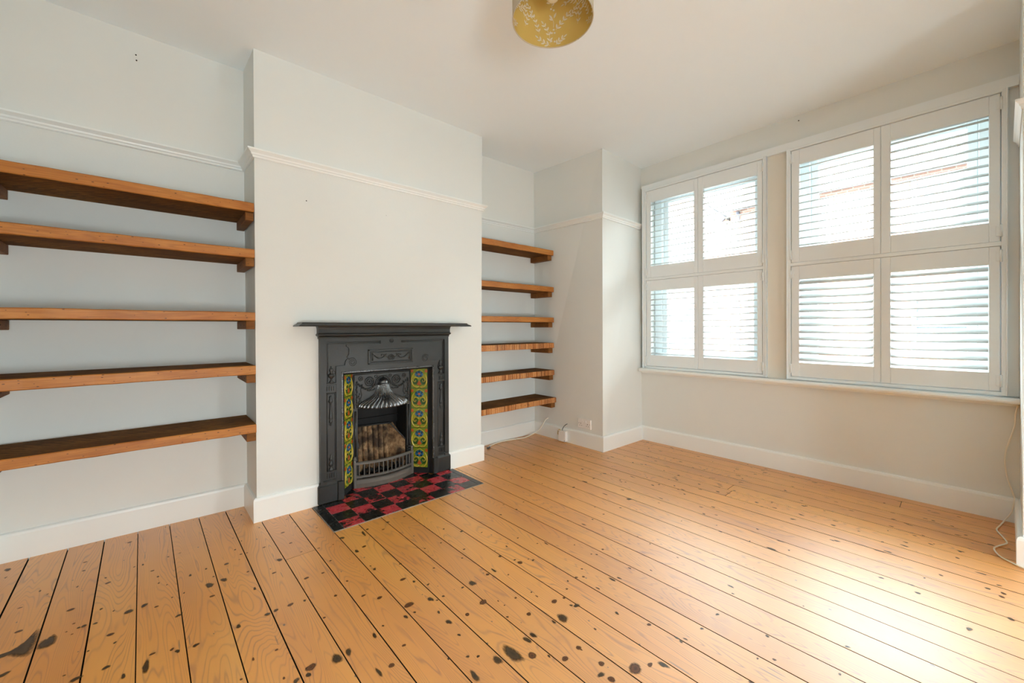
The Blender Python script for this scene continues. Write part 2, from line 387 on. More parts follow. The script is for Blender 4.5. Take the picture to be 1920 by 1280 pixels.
m = MB(); wallpoly(m, [A, ((.60, 2.935), (.60, 2.926)), fx(.60, 3.12), fx(-.75, 3.12), ((-.75, 2.985), (-.75, 2.922))])
for (x, z) in ((-.069, 2.536), (-.067, 2.508)): nailhole(m, x, 2.9245, z, 'y')
struct(m.build('wall_alcove', [M['wall'], M['hole']]), 'off-white back wall of the alcove behind the five long shelves', 'wall')
# chimney breast: two piers and a head around the fireplace opening
m = MB()
def bx(x0, x1, z0, z1):
    def pt(x, z):
        k = z/H
        xl = bt(Cc, z)[0]; xr = bt(D, z)[0]
        xx = xl if x is None else (xr if x == 'r' else x)
        yl = bt(Cc, z)[1]; yr = bt(D, z)[1]
        return xx, yl + (yr-yl)*((xx-xl)/(xr-xl))
    r = []
    for z in (z0, z1):
        a = pt(x0, z); b = pt(x1, z)
        ab = (bt(B, z)[0], 2.99) if x0 is None else (a[0], 2.99)
        bb = (bt(E_, z)[0], 2.99) if x1 == 'r' else (b[0], 2.99)
        r.append([(a[0], a[1], z), (b[0], b[1], z), (bb[0], bb[1], z), (ab[0], ab[1], z)])
    m.prism(r[0], r[1])
bx(None, .868, -.02, .80); bx(1.544, 'r', -.02, .80); bx(None, 'r', .80, H+.02)
m.box(.85, 1.56, 2.935, 2.99, -.02, .81)
for (x, z) in ((.685, 1.854), (1.189, 1.857), (1.74, 1.85)):
    nailhole(m, x, 2.6475 - .013*(x-.42)/1.57, z, 'y')
struct(m.build('wall_chimney_breast', [M['wall'], M['hole']]), 'off-white chimney breast around the black fireplace', 'wall')
m = MB(); wallpoly(m, [((1.9, 2.948), (1.9, 2.93)), F, ((3.2, 2.96), (3.2, 2.89)), fx(3.2, 3.12), fx(1.9, 3.12)])
struct(m.build('wall_recess', M['wall']), 'off-white back wall behind the six short shelves', 'wall')
m = MB(); wallpoly(m, [F, G, Hn, fx(3.62, 2.13), fx(3.62, 3.12), ((2.99, 3.12), (2.95, 3.12))])
struct(m.build('wall_nib', M['wall']), 'off-white corner pier between short shelves and window', 'wall')
m = MB(); wallpoly(m, [I, J, Kk, fx(2.911, -1.25), fx(3.66, -1.25), fx(3.66, -.2)])
struct(m.build('wall_right', M['wall']), 'off-white pier at the right of the window', 'wall')
m = MB()
m.prism([(3.529, 2.16, -.02), (3.534, -.25, -.02), (3.86, -.25, -.02), (3.86, 2.16, -.02)], [(3.535, 2.16, .665), (3.535, -.25, .665), (3.86, -.25, .665), (3.86, 2.16, .665)])
m.prism([(3.575, 2.16, 2.44), (3.536, -.25, 2.44), (3.86, -.25, 2.44), (3.86, 2.16, 2.44)], [(3.587, 2.16, H+.02), (3.536, -.25, H+.02), (3.86, -.25, H+.02), (3.86, 2.16, H+.02)])
m.box(3.60, 3.86, .86, 1.035, .66, 2.45); m.box(3.585, 3.86, 2.05, 2.16, .66, 2.45); m.box(3.605, 3.86, -.25, -.148, .66, 2.45)
nailhole(m, 3.5385, .81, 2.60, 'x', .004)
struct(m.build('wall_window', [M['wall'], M['hole']]), 'off-white wall under and over the two shuttered windows', 'wall')
# left wall and the wall behind the camera, the rear one with added openings that let in extra daylight
m = MB()
m.box(-.75, -.552, LW0, 3.1, -.02, H+.02); m.box(-.75, -.552, -1.25, LW0, 2.15, H+.02); m.box(-.75, -.552, -1.25, -1.0, -.02, 2.15)
struct(m.build('wall_left', M['wall']), 'off-white side wall beside the long shelves', 'wall')
m = MB()
xs = [-.75] + [v for o_ in OPN for v in o_[:2]] + [3.66]
for q in range(0, len(xs), 2): m.box(xs[q], xs[q+1], -1.35, -1.15, -.02, H+.02)
for (a_, b_, c_, d_) in OPN: m.box(a_, b_, -1.35, -1.15, -.02, c_); m.box(a_, b_, -1.35, -1.15, d_, H+.02)
struct(m.build('wall_rear', M['wall']), 'off-white wall opposite the chimney breast', 'wall')
m = MB(); m.box(-.8, 3.9, -1.4, 3.15, H, H+.12)
struct(m.build('ceiling', M['ceil']), 'plain matt white ceiling', 'ceiling')

# ------------------------------------------------------------------ floor of varnished pine boards
m = MB(); attr = []
edge = [(-.59,-.55),(-.452,-.405),(-.327,-.278),(-.2,-.154),(-.075,-.029),(.053,.094),(.18,.222),(.304,.348),(.434,.474),(.573,.594),(.697,.720),(.826,.846),(.952,.973),(1.085,1.100),(1.212,1.226),(1.337,1.352),(1.460,1.474),(1.592,1.602),(1.727,1.728),(1.850,1.853),(1.985,1.977),(2.116,2.102),(2.250,2.228),(2.354,2.355),(2.484,2.480),(2.612,2.605),(2.735,2.720),(2.845,2.840),(2.960,2.952),(3.085,3.080),(3.205,3.200),(3.325,3.322),(3.440,3.441),(3.56,3.56)]
cuts = {8: [2.113], 2: [1.05], 26: [1.02], 27: [1.05], 31: [.255], 15: [-.3], 12: [.1], 20: [-.5], 4: [.4], 23: [1.9]}
wide = {1: .0055, 2: .0045, 3: .0045, 4: .003, 8: .0035}
Y0, Y1 = -1.15, 3.0
def ex(e, y): return e[0] + (e[1]-e[0])*(2.95-y)/(2.95-.5)
for i in range(len(edge)-1):
    ys = [Y0] + sorted(cuts.get(i, [])) + [Y1]
    for a, b in zip(ys[:-1], ys[1:]):
        g0 = wide.get(i, rnd.choice((.003, .0034, .0044, .0038)))/2; g1 = wide.get(i+1, .0036)/2
        a2 = a + .0012; b2 = b - .0012; n = len(m.f)
        zt = rnd.uniform(-.0006, 0)
        c = .0005
        bot = [(ex(edge[i], a2)+g0, a2, -.02), (ex(edge[i+1], a2)-g1, a2, -.02), (ex(edge[i+1], b2)-g1, b2, -.02), (ex(edge[i], b2)+g0, b2, -.02)]
        mid = [(p[0], p[1], zt-c) for p in bot]
        top = [(bot[0][0]+c, a2+c, zt), (bot[1][0]-c, a2+c, zt), (bot[2][0]-c, b2-c, zt), (bot[3][0]+c, b2-c, zt)]
        m.loft([bot, mid, top])
        for q in range(4): m.m[n+q] = 1
        attr += [rnd.random()] * (len(m.f)-n)
n = len(m.f); m.box(-.6, 3.6, Y0, Y1, -.05, -.021, 0, 1); attr += [0.0]*(len(m.f)-n)
KN = "-.249,2.295,k,13,10 -.156,2.431,k,11,9 -.124,2.013,k,13,9 -.103,2.821,k,11,9 -.249,2.719,k,8,7 -.245,2.627,k,6,8 -.167,2.487,d,6,7 -.162,2.221,d,6,10 -.125,2.174,d,5,6 -.082,2.130,d,16,20 -.038,2.137,d,12,18 -.048,2.511,d,6,11 -.015,2.419,k,8,6 .003,2.345,k,5,7 -.028,1.745,d,13,40 -.123,1.826,d,12,13 -.080,1.744,d,8,14 -.189,1.829,d,18,14 -.371,2.255,k,14,8 -.398,2.443,k,10,4 -.200,2.137,d,9,12 -.170,2.127,d,8,9 -.213,2.137,d,6,8 -.243,2.137,d,4,5 -.334,2.494,d,5,5 -.361,2.004,d,18,14 -.218,1.872,d,5,5 -.013,1.799,k,7,5 -.174,1.960,d,4,7 -.502,2.869,d,14,20 -.077,2.514,d,5,7 -.003,2.096,k,6,5 -.394,2.965,k,7,4 -.229,2.931,d,4,4 -.229,2.179,k,6,4 .165,2.120,d,20,24 .215,2.124,d,15,20 .184,2.182,d,5,8 .220,1.756,d,11,14 .311,1.757,d,12,13 .340,1.759,d,10,13 .303,1.965,d,8,13 .428,2.132,d,16,17 .098,1.749,d,12,12 .059,1.974,d,11,12 .050,1.758,d,9,13 .166,2.026,k,12,7 .389,1.757,k,14,10 .387,2.035,k,10,7 .396,2.306,k,8,6 .498,2.406,k,13,7 .504,2.262,k,10,6 .522,2.138,k,7,4 .483,1.898,k,10,8 .302,2.123,k,7,6 .239,2.260,k,12,9 .040,2.517,d,6,7 .003,2.345,k,5,7 .031,2.245,d,4,6 -.016,2.418,k,8,5 .083,2.522,d,6,5 .082,2.128,d,5,6 .045,2.125,d,5,5 -.002,2.095,k,8,5 -.013,1.799,k,10,6 .299,1.541,k,7,5 .317,1.365,d,12,13 .350,1.364,d,8,12 .358,1.390,d,9,10 .294,2.517,d,4,5 .322,2.454,d,4,6 .325,2.305,d,5,6 .165,2.275,d,5,11 .109,2.262,d,8,12 .286,2.377,d,5,10 .416,2.552,d,7,5 .437,1.745,d,6,8 .288,2.261,d,4,4 .036,2.906,d,5,5 .155,2.904,d,5,3 .207,2.895,d,6,3 .484,1.898,k,11,8 .548,1.889,k,9,6 .539,1.694,k,8,7 .623,1.618,k,10,7 .666,1.562,k,12,10 .734,1.444,k,22,16 .790,1.609,k,15,10 .818,1.563,d,7,12 .814,1.417,d,12,22 .830,1.394,d,7,5 .799,1.331,d,6,12 .800,1.262,d,11,20 .793,1.184,d,7,9 .873,1.248,k,9,8 .997,1.387,d,16,28 .853,1.505,d,9,7 .729,1.763,d,10,12 .724,1.963,d,13,17 .714,2.139,d,16,16 .767,1.981,k,13,9 .814,2.108,d,9,36 .846,2.139,d,9,12 .962,2.141,d,15,10 1.062,2.141,k,10,6 .908,2.080,k,9,6 .834,1.723,d,8,7 .982,1.762,d,7,6 .695,1.393,d,8,16 .612,1.406,d,5,7 .570,1.381,d,9,17 .476,1.369,d,11,24 .438,1.367,d,17,36 .365,1.388,k,20,14 .352,1.361,d,9,10 .627,1.271,k,8,7 .560,1.222,k,11,11 .519,1.224,d,8,26 .735,1.011,d,14,27 .648,2.339,k,7,4 .659,2.104,k,5,4 .466,1.593,k,7,5 .607,1.758,k,6,7 .595,2.116,d,8,6 1.068,1.754,d,6,8 1.207,1.780,d,8,8 1.121,1.627,k,8,6 .950,1.391,d,8,8 .861,1.398,d,7,9 .731,1.392,d,7,7 .438,1.746,d,6,8 .786,1.064,d,7,4 .710,1.122,d,5,8 .959,1.262,k,20,14 .873,1.248,k,10,9 1.082,1.391,k,10,8 1.121,1.396,d,9,20 1.248,1.362,k,14,13 1.245,1.394,d,8,8 1.306,1.335,d,9,9 1.296,1.356,d,5,5 1.213,1.463,k,10,9 1.292,1.507,d,7,9 1.424,1.424,d,6,6 1.456,1.394,d,6,18 1.487,1.787,d,8,10 1.600,1.775,d,10,9 1.584,1.876,d,7,5 1.701,1.821,d,8,5 1.751,1.390,d,6,22 1.047,1.094,k,11,10 1.071,1.195,k,6,6 .986,1.009,d,10,24 .956,1.007,d,13,22 .922,.948,k,17,15 .879,.997,d,22,70 .826,1.011,d,14,30 .788,1.065,d,8,5 .961,.909,d,5,10 .993,.867,k,13,12 1.061,.866,k,10,11 1.065,.776,k,11,12 1.040,.721,k,13,13 1.030,.752,d,16,12 1.126,.995,d,20,36 1.087,1.003,d,8,12 1.217,1.003,d,16,14 1.203,1.018,d,8,8 1.215,1.065,k,8,7 1.265,1.094,k,6,6 1.308,1.125,d,7,7 1.381,1.099,k,7,7 1.421,1.140,k,6,6 1.548,1.184,k,5,5 1.458,1.004,d,10,20 1.488,.990,d,6,16 1.364,1.010,d,6,12 1.129,.693,k,28,20 1.171,.880,d,6,7 2.221,1.405,d,16,22 2.110,1.762,d,12,10 2.248,1.770,d,8,24 2.175,1.552,d,5,34 1.933,1.390,k,8,6 1.834,1.394,d,6,10 1.171,1.077,k,14,12 1.071,1.571,k,6,6 1.622,1.172,k,7,7 1.298,.874,d,8,12 1.585,1.000,d,7,10 1.283,1.699,d,8,5 1.010,1.192,k,4,4 1.212,1.780,d,12,10 2.223,2.260,d,16,10 2.200,2.150,d,8,8 2.352,2.131,d,10,10 2.720,2.123,d,10,10 2.470,2.125,d,8,8 2.480,1.773,d,14,16 2.341,1.768,d,10,12 2.244,1.774,d,6,30 2.455,1.624,k,10,8 2.450,1.577,d,6,12 2.109,1.761,d,12,12 1.970,2.129,d,10,10 3.084,1.738,d,8,10 2.881,1.671,d,8,10 2.848,1.388,d,12,10 2.723,1.398,d,7,10 2.582,1.397,d,14,8 2.594,2.436,d,5,40 2.652,1.827,k,5,5 2.850,1.766,d,10,12 2.864,1.509,d,7,10 2.599,1.752,d,6,8 3.443,1.733,d,10,14 3.434,1.645,d,8,12 2.225,.857,d,5,14 1.743,.623,d,5,8 1.457,.625,d,8,8 1.573,.617,d,10,8 1.343,.647,d,7,8 1.349,.665,d,5,14 1.366,.642,d,5,10 1.209,.641,d,12,24 1.177,.669,k,12,8 1.591,.457,d,10,8 2.827,.787,k,6,6 2.498,1.003,d,10,14 2.366,1.003,d,8,14 2.235,.622,d,10,36 2.350,.615,d,8,20 1.335,.762,k,9,8 1.785,.647,d,6,20 2.597,.270,d,6,26 2.789,.019,k,9,8 2.555,-.108,k,11,9 2.518,-.102,k,10,9 2.542,.065,k,9,8 2.969,.260,d,8,12 2.719,.272,d,9,8 2.770,.369,d,6,8 3.227,.112,k,8,8 3.383,.135,d,6,10 3.127,-.008,k,7,8 3.090,-.147,d,4,10 2.621,-.099,d,9,10 2.689,-.060,d,6,6 2.351,-.117,d,12,14 2.163,-.014,d,14,12 1.583,.256,d,6,6 1.739,.261,d,8,10 3.087,.262,d,8,16 3.072,.209,d,6,14 2.959,.139,d,6,10 2.875,.011,d,8,8"
def blob(cx, cy, rx, ry, mat, z, k=18, jag=.1):
    k = 18; vs = [(cx, cy, z)]; uv = [(0, 0)]; ph = rnd.uniform(0, 6.28); am = jag*.9
    for q in range(k):
        a = 2*PI*q/k; j = 1.04 + am*math.sin(2*a+ph) + am*.5*math.sin(3*a+2*ph) + rnd.uniform(-.03, .03)
        vs.append((cx+rx*1.0*j*math.cos(a), cy+ry*1.0*j*math.sin(a), z)); uv.append((1.12*math.cos(a), 1.12*math.sin(a)))
    m.add(vs, [(0, q+1, (q+1) % k + 1) for q in range(k)], mat, False, uv)
n = len(m.f)
for t_ in KN.split():
    x, y, k, a, b = t_.split(',')
    blob(float(x), float(y), float(a)*(.001 if k == 'k' else .0009), float(b)*(.00105 if k == 'k' else .00092), 2 if k == 'k' else 3, .00035 + rnd.uniform(0, .0002), 14, .1 if k == 'k' else .22)
for q in range(150):
    x = rnd.uniform(-.5, 3.5); y = rnd.uniform(-1.0, 2.85)
    blob(x, y, rnd.uniform(.003, .007), rnd.uniform(.003, .009), rnd.choice((2, 3)), .0003, 10, .2)
for q in range(95):                                   # denser old staining by the window wall
    x = rnd.uniform(2.3, 3.5); y = rnd.uniform(-.1, 2.0)
    blob(x, y, rnd.uniform(.004, .009), rnd.uniform(.008, .022), 3, .0003, 10, .25)
for poly in ([(-.43,2.13),(-.391,2.137),(-.375,2.135),(-.358,2.149),(-.342,2.17),(-.332,2.195),(-.324,2.226),(-.310,2.19),(-.309,2.139),(-.313,2.110),(-.317,2.073),(-.326,2.068),(-.352,2.088),(-.372,2.112),(-.43,2.10)],
             [(-.306,2.09),(-.305,2.128),(-.289,2.136),(-.274,2.150),(-.262,2.12),(-.266,2.084),(-.288,2.076)]):
    cx = sum(p[0] for p in poly)/len(poly); cy = sum(p[1] for p in poly)/len(poly)
    vs = [(cx, cy, .0004)] + [(cx+(p[0]-cx)*1.08, cy+(p[1]-cy)*1.1, .0004) for p in poly]
    k = len(poly); uv = [(0, 0)] + [(.98*math.cos(2*PI*i/k), .98*math.sin(2*PI*i/k)) for i in range(k)]
    m.add(vs, [(0, q+1, (q+1) % k + 1) for q in range(k)], 3, False, uv)
attr += [0.0]*(len(m.f)-n)
fl = m.build('floor', [M['pine'], M['gap'], M['knot'], M['stain']])
at = fl.data.attributes.new('board', 'FLOAT', 'FACE'); at.data.foreach_set('value', attr)
struct(fl, 'varnished knotty pine floorboards with dark gaps', 'floor')

# ------------------------------------------------------------------ skirtings and picture rails, swept along the walls
def sweep(name, path, z0, prof, mat, s, e, label, cat, cap=True):
    # path: full list of plan points along the walls (room on the right hand); segment range s..e is built with mitred ends
    m = MB(); rings = []
    for i in range(s, e+1):
        p = Vector(path[i]); 
        d0 = (p - Vector(path[i-1])).normalized() if i > 0 else (Vector(path[i+1]) - p).normalized()
        d1 = (Vector(path[i+1]) - p).normalized() if i < len(path)-1 else d0
        n0 = Vector((d0.y, -d0.x)); n1 = Vector((d1.y, -d1.x)); mt = (n0+n1)
        mt = mt / max(.2, mt.dot(n0)) if mt.length > 1e-6 else n0
        rings.append([(p.x+mt.x*o, p.y+mt.y*o, z0+z) for o, z in prof])
    m.loft(rings)
    return struct(m.build(name, mat), label, cat)
SK = [(-.02, -.01), (.019, -.01), (.019, .118), (.016, .128), (.009, .133), (-.02, .133)]
fp = lambda *ps: [bt(p, .0) for p in ps]
path = fp(A, B, Cc, D, E_, F, G, Hn, I, J, Kk)
def lerp(a, b, k): return (a[0]+(b[0]-a[0])*k, a[1]+(b[1]-a[1])*k)
pa = [path[0], path[1], path[2], lerp(path[2], path[3], (.742-.421)/1.564)]
sweep('baseboard_alcove', pa, 0, SK, M['trim'], 0, 1, 'white skirting under the long shelves', 'skirting board')
sweep('baseboard_chimney_left', pa, 0, SK, M['trim'], 1, 3, 'white skirting on the chimney breast left of the fireplace', 'skirting board')
pb = [lerp(path[2], path[3], (1.668-.421)/1.564)] + path[3:]
sweep('baseboard_chimney_right', pb, 0, SK, M['trim'], 0, 2, 'white skirting on the chimney breast right of the fireplace', 'skirting board')
sweep('baseboard_recess', pb, 0, SK, M['trim'], 2, 3, 'white skirting under the six short shelves', 'skirting board')
sweep('baseboard_nib', pb, 0, SK, M['trim'], 3, 5, 'white skirting round the corner pier beside the window', 'skirting board')
sweep('baseboard_window', pb, 0, SK, M['trim'], 5, 6, 'white skirting along the wall under the windows', 'skirting board')
sweep('baseboard_right', pb, 0, SK, M['trim'], 6, 8, 'white skirting on the pier at right of the window', 'skirting board')
RL = [(-.01, -.022), (.006, -.022), (.010, -.018), (.010, -.012), (.017, -.006), (.019, .001), (.025, .006), (.036, .014), (.037, .022), (.030, .0235), (-.01, .0235)]
rp = [bt(p, 2.06) for p in (A, B, Cc, D, E_, F, G, Hn, I, J, Kk)]
sweep('trim_1', rp, 2.063, RL, M['trim'], 0, 1, 'white picture rail above the long shelves', 'picture rail')
sweep('trim_2', rp, 2.062, RL, M['trim'], 1, 4, 'white picture rail across the chimney breast', 'picture rail')
sweep('trim_3', rp, 2.063, RL, M['trim'], 4, 5, 'white picture rail above the short shelves', 'picture rail')
rn = rp[:7] + [lerp(rp[6], rp[7], .96), rp[7]]
sweep('trim_4', rn, 2.063, RL, M['trim'], 5, 7, 'white picture rail on the corner pier beside the window', 'picture rail')
rr = [lerp(rp[8], rp[9], .03)] + rp[9:]
sweep('trim_5', rr, 2.078, [(a if a < 0 else a*.6, b) for a, b in RL], M['trim'], 0, 2, 'white picture rail on the pier at right of the window', 'picture rail')

# ------------------------------------------------------------------ windows: board surround, sill, sash windows with glass
m = MB()
m.prism([(3.538, 2.088, 2.398), (3.516, -.200, 2.398), (3.60, -.200, 2.398), (3.60, 2.10, 2.398)], [(3.538, 2.088, 2.452), (3.516, -.202, 2.456), (3.60, -.202, 2.456), (3.60, 2.10, 2.452)])
struct(m.build('trim_6', M['shut']), 'cream-white head board over both shuttered windows', 'window head')
m = MB(); m.box(3.552, 3.62, .868, 1.028, .69, 2.41, .002)
struct(m.build('trim_7', M['cream']), 'recessed cream panel between the two shuttered windows', 'window mullion')
m = MB(); m.box(3.545, 3.62, -.205, -.150, .69, 2.41, .002)
struct(m.build('trim_8', M['shut']), 'flat white board at the right end of the windows', 'window board')
m = MB()
prof = [(3.60, .663), (3.474, .663), (3.466, .668), (3.463, .678), (3.466, .688), (3.474, .693), (3.60, .693)]
m.loft([[(x, -.204, z-.006) for x, z in prof], [(x, 2.084, z) for x, z in prof]])
m.prism([(3.53, -.2, .640), (3.518, -.2, .640), (3.518, 2.08, .646), (3.53, 2.08, .646)], [(3.53, -.2, .66), (3.508, -.2, .66), (3.508, 2.08, .666), (3.53, 2.08, .666)])
struct(m.build('window_sill', M['trim']), 'long white window sill with rounded nose', 'window sill')
def frame_struct(n, y0, y1, wl_, wr_, lab):     # L-frame round a pair of shutters, T-bar between the tiers; y0 > y1
    m = MB()
    z0, z1 = .693, 2.402
    yl, yr = y0, y1
    for (a, b) in ((yl, yl-wl_), (yr+wr_, yr)):
        m.box(3.520, 3.60, a, b, z0, z1, .003)
    for (a, b) in ((yl-.0, yl-.006), (yr+.006, yr)):
        m.box(3.512, 3.53, a, b, z0, z1, .002)
    m.box(3.520, 3.60, yl-.018, yr+.018, z0, z0+.021, .003)
    m.box(3.516, 3.60, yl-.018, yr+.018, z1-.016, z1, .002)
    m.box(3.522, 3.562, yl-.018, yr+.018, 1.5315, 1.5555, .002)
    for (a, b) in ((yl-wl_+.004, yl-wl_-.012), (yr+wr_+.012, yr+wr_-.004)): m.box(3.5558, 3.60, a, b, z0, z1, .002)  # stops added unseen behind the panels to seal out stray light
    for (a, b) in ((z0+.016, z0+.036), (z1-.032, z1-.012), (1.523, 1.565)): m.box(3.5562, 3.599, yl-wl_, yr+wr_, a, b, .002)
    fr = m.build('window_%d' % n, M['shut']); struct(fr, lab, 'window frame')
    # sash window in the opening behind
    s = MB(); a, b = yl-.03, yr+.03; x0 = 3.70
    for (p, q) in ((a, a-.075), (b+.075, b)): s.box(x0, x0+.10, p, q, .70, 2.43, .004)
    s.box(x0+.001, x0+.099, a-.07, b+.07, 2.345, 2.43, .004); s.box(x0+.001, x0+.099, a-.07, b+.07, .70, .77, .004)
    for (x, za, zb) in ((x0+.045, 1.52, 2.345), (x0+.012, .77, 1.56)):
        for (p, q) in ((a-.075, a-.12), (b+.12, b+.075)): s.box(x, x+.035, p, q, za, zb, .004)
        s.box(x+.001, x+.034, a-.118, b+.118, za, za+(.045 if za > 1 else .07), .004); s.box(x+.001, x+.034, a-.118, b+.118, zb-.045, zb, .004)
    sa = s.build('sash_window', M['shut'], fr)
    g = MB(); g.box(x0+.060, x0+.064, a-.118, b+.118, 1.56, 2.305); g.box(x0+.028, x0+.032, a-.118, b+.118, .835, 1.52)
    g.build('glass_pane', M['glass'], sa)
frame_struct(1, 2.072, 1.014, .0345, .0265, 'white frame of the shuttered window nearest the chimney breast')
frame_struct(2, .882, -.163, .0260, .0235, 'white frame of the wider shuttered window by the right pier')

# ------------------------------------------------------------------ louvred shutters, eight hinged panels
def shutter(y0, y1, o0, o1, z0, z1, p0, p1, first, pitch, tilt, hinge_left, hz, label):
    t = thing('louvred_shutter', label, 'shutter', (3.54, (y0+y1)/2, z0), 'white louvred window shutters')
    xa, xb = 3.526, 3.554
    for (a, b) in ((y0-.0004, o0), (o1, y1+.0004)):
        m = MB(); m.box(xa, xb, a, b, z0, z1, .0025); m.build('stile', M['shut'], t)
    if hinge_left:                                     # added strip behind the meeting stiles, blocks the light leak between them
        m = MB(); m.box(3.5545, 3.560, y1+.012, y1-.012, z0+.022, z1-.030, .001); m.build('light_seal_strip', M['shut'], t)
    for (a, b) in ((z0, p0), (p1, z1)):
        m = MB(); m.box(xa+.0008, xb-.0008, o0, o1, a, b, .0015); m.build('rail', M['shut'], t)
    m = MB(); ca, sa = math.cos(tilt), math.sin(tilt)
    for i in range(12):
        zc = p1 - first - pitch*i + sa*.0315; xc = 3.540
        ring = []
        for k in range(14):
            a = 2*PI*k/14; u = .0318*math.cos(a); w = .0052*math.sin(a)*(1-.25*math.cos(a)**2)
            ring.append((u*ca - w*sa, u*sa + w*ca))
        m.loft([[(xc+u, o0-.0015, zc+w) for u, w in ring], [(xc+u, o1+.0015, zc+w) for u, w in ring]], 0, True)
    m.build('louvres', M['shut'], t)
    yh = y0 if hinge_left else y1; sg = 1 if hinge_left else -1
    for z in hz:
        m = MB(); m.lathe([(.0055, -.034), (.0055, .034)], (3.519, yh+sg*.003, z), 10)
        m.box(3.522, 3.5262, yh, yh-sg*.016, z-.030, z+.030, .001); m.build('hinge', M['hinge'], t)
rd = math.radians
UH, LH = (2.325, 1.615), (1.475, .775)
P1 = (2.034, 1.5420, 1.986, 1.5765); P2 = (1.5412, 1.0435, 1.4955, 1.0800); P3 = (.853, .3606, .803, .396); P4 = (.3600, -.1365, .313, -.0945)
U = (1.557, 2.3835, 1.667, 2.275, .034, .0515); Lw = (.717, 1.530, .820, 1.430, .038, .0507)
Lc = ['louvred shutter at the top, nearest the chimney breast', 'louvred shutter at the top, second from the chimney breast', 'louvred shutter at the top, beside the cream panel on its right', 'louvred shutter at the top, against the right pier',
      'louvred shutter at the bottom, nearest the chimney breast', 'louvred shutter at the bottom, second from the chimney breast', 'louvred shutter at the bottom, just right of the cream panel', 'louvred shutter at the bottom, against the right pier']
Lc = ['white ' + s for s in Lc]
shutter(*P1, *U, rd(15), True, UH, Lc[0]); shutter(*P2, *U, rd(15), False, UH, Lc[1])
shutter(*P3, *U, rd(16), True, UH, Lc[2]); shutter(*P4, *U, rd(27), False, UH, Lc[3])
shutter(*P1, *Lw, rd(9), True, LH, Lc[4]); shutter(*P2, *Lw, rd(10), False, LH, Lc[5])
shutter(*P3, *Lw, rd(34), True, LH, Lc[6]); shutter(*P4, *Lw, rd(31), False, LH, Lc[7])

# ------------------------------------------------------------------ shelves
def shelf(z0, z1, x0, x1, yf, yb, brk, label, group, end=False, zb=.046, xb=None):
    xb = x1 if xb is None else xb
    t = thing('wall_shelf', label, 'shelf', ((x0+x1)/2, yb, z0), group)
    # wavy sawn board built as a lofted strip
    m = MB(); n = 14; rings = []
    for i in range(n+1):
        k = i/n; x = x0+(x1-x0)*k; xq = x if i < n else xb; w = rnd.uniform(-.0012, .0012); wy = rnd.uniform(-.0015, .0015); b = .004
        rings.append([(x, yf+wy, z0+b+w), (x, yf+wy, z1-b+w), (x, yf+wy+b, z1+w), (xq, yb, z1), (xq, yb, z0), (x, yf+wy+b, z0+w)])
    vs = [p for r in rings for p in r]
    for a in range(n):
        for q in range(6):
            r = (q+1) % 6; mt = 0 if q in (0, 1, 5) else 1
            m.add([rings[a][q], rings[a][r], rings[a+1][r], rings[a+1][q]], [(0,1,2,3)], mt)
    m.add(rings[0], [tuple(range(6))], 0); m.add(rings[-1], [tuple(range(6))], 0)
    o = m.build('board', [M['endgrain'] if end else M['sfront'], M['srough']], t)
    bm = bmesh.new(); bm.from_mesh(o.data); bmesh.ops.remove_doubles(bm, verts=bm.verts, dist=1e-5); bmesh.ops.recalc_face_normals(bm, faces=bm.faces); bm.to_mesh(o.data); bm.free()
    for (a, b) in brk:
        m = MB(); m.box(a, b, yf+.014, yb, z0-zb, z0-.0005, .002)
        for yy in (yf+.07, yf+.19): 
            xx = a-.0004 if a > (x0+x1)/2 else b+.0004
            m.lathe([(.0035, -.0008), (.0035, .0008)], (xx, yy, z0-zb*.5), 8, axis='x', mat=1)
        m.build('batten', [M['sbrk'], M['screw']], t)
GL = 'long shelves in the alcove'; GR = 'short shelves in the recess'
LL = ['topmost', 'second from the top', 'middle', 'fourth from the top', 'bottom']
LS = [(1.7235, 1.7735), (1.4715, 1.5205), (1.126, 1.173), (.830, .879), (.508, .554)]
ex_ = ['dark underside showing', 'underside just showing', 'seen edge-on', 'brown top just showing', 'with broad rough brown top']
for i, (a, b) in enumerate(LS):
    shelf(a, b, -.549, (bt(B, a)[0]-.001), 2.600 if i else 2.604, min(bt(A, b)[1], bt(B, b)[1], bt(A, a)[1], bt(B, a)[1])-.001, [(-.549, -.503), (.370, bt(B, a)[0]-.001)], 'long orange pine shelf, %s of five in alcove, %s' % (LL[i], ex_[i]), GL)
RS = [(1.785, 1.8355), (1.431, 1.480), (1.136, 1.1835), (.886, .937), (.623, .6715), (.355, .404)]
RLb = ['topmost of six in the recess, smooth orange edge', 'second from top of six in the recess, smooth orange edge', 'third from top of six in the recess, smooth edge at eye level', 'fourth from top of six in the recess, pale banded edge', 'fifth from top of six in the recess, pale banded edge', 'lowest of six in the recess, banded edge, brown top']
RY = [2.660, 2.662, 2.664, 2.668, 2.668, 2.650]
for i, (a, b) in enumerate(RS):
    def wl(y): return min(bt(F, q)[0] + (bt(G, q)[0]-bt(F, q)[0])*(bt(F, q)[1]-y)/(bt(F, q)[1]-bt(G, q)[1]) for q in (a, b)) - .001
    yb = min(bt(F, a)[1], bt(F, b)[1]) - .004; xr = wl(RY[i]); xw = wl(yb)
    shelf(a, b, 2.006, xr, RY[i], yb, [(min(xr, xw)-.056, min(xr, xw))], 'short pine shelf, ' + RLb[i], GR, i > 2, .049, xw)
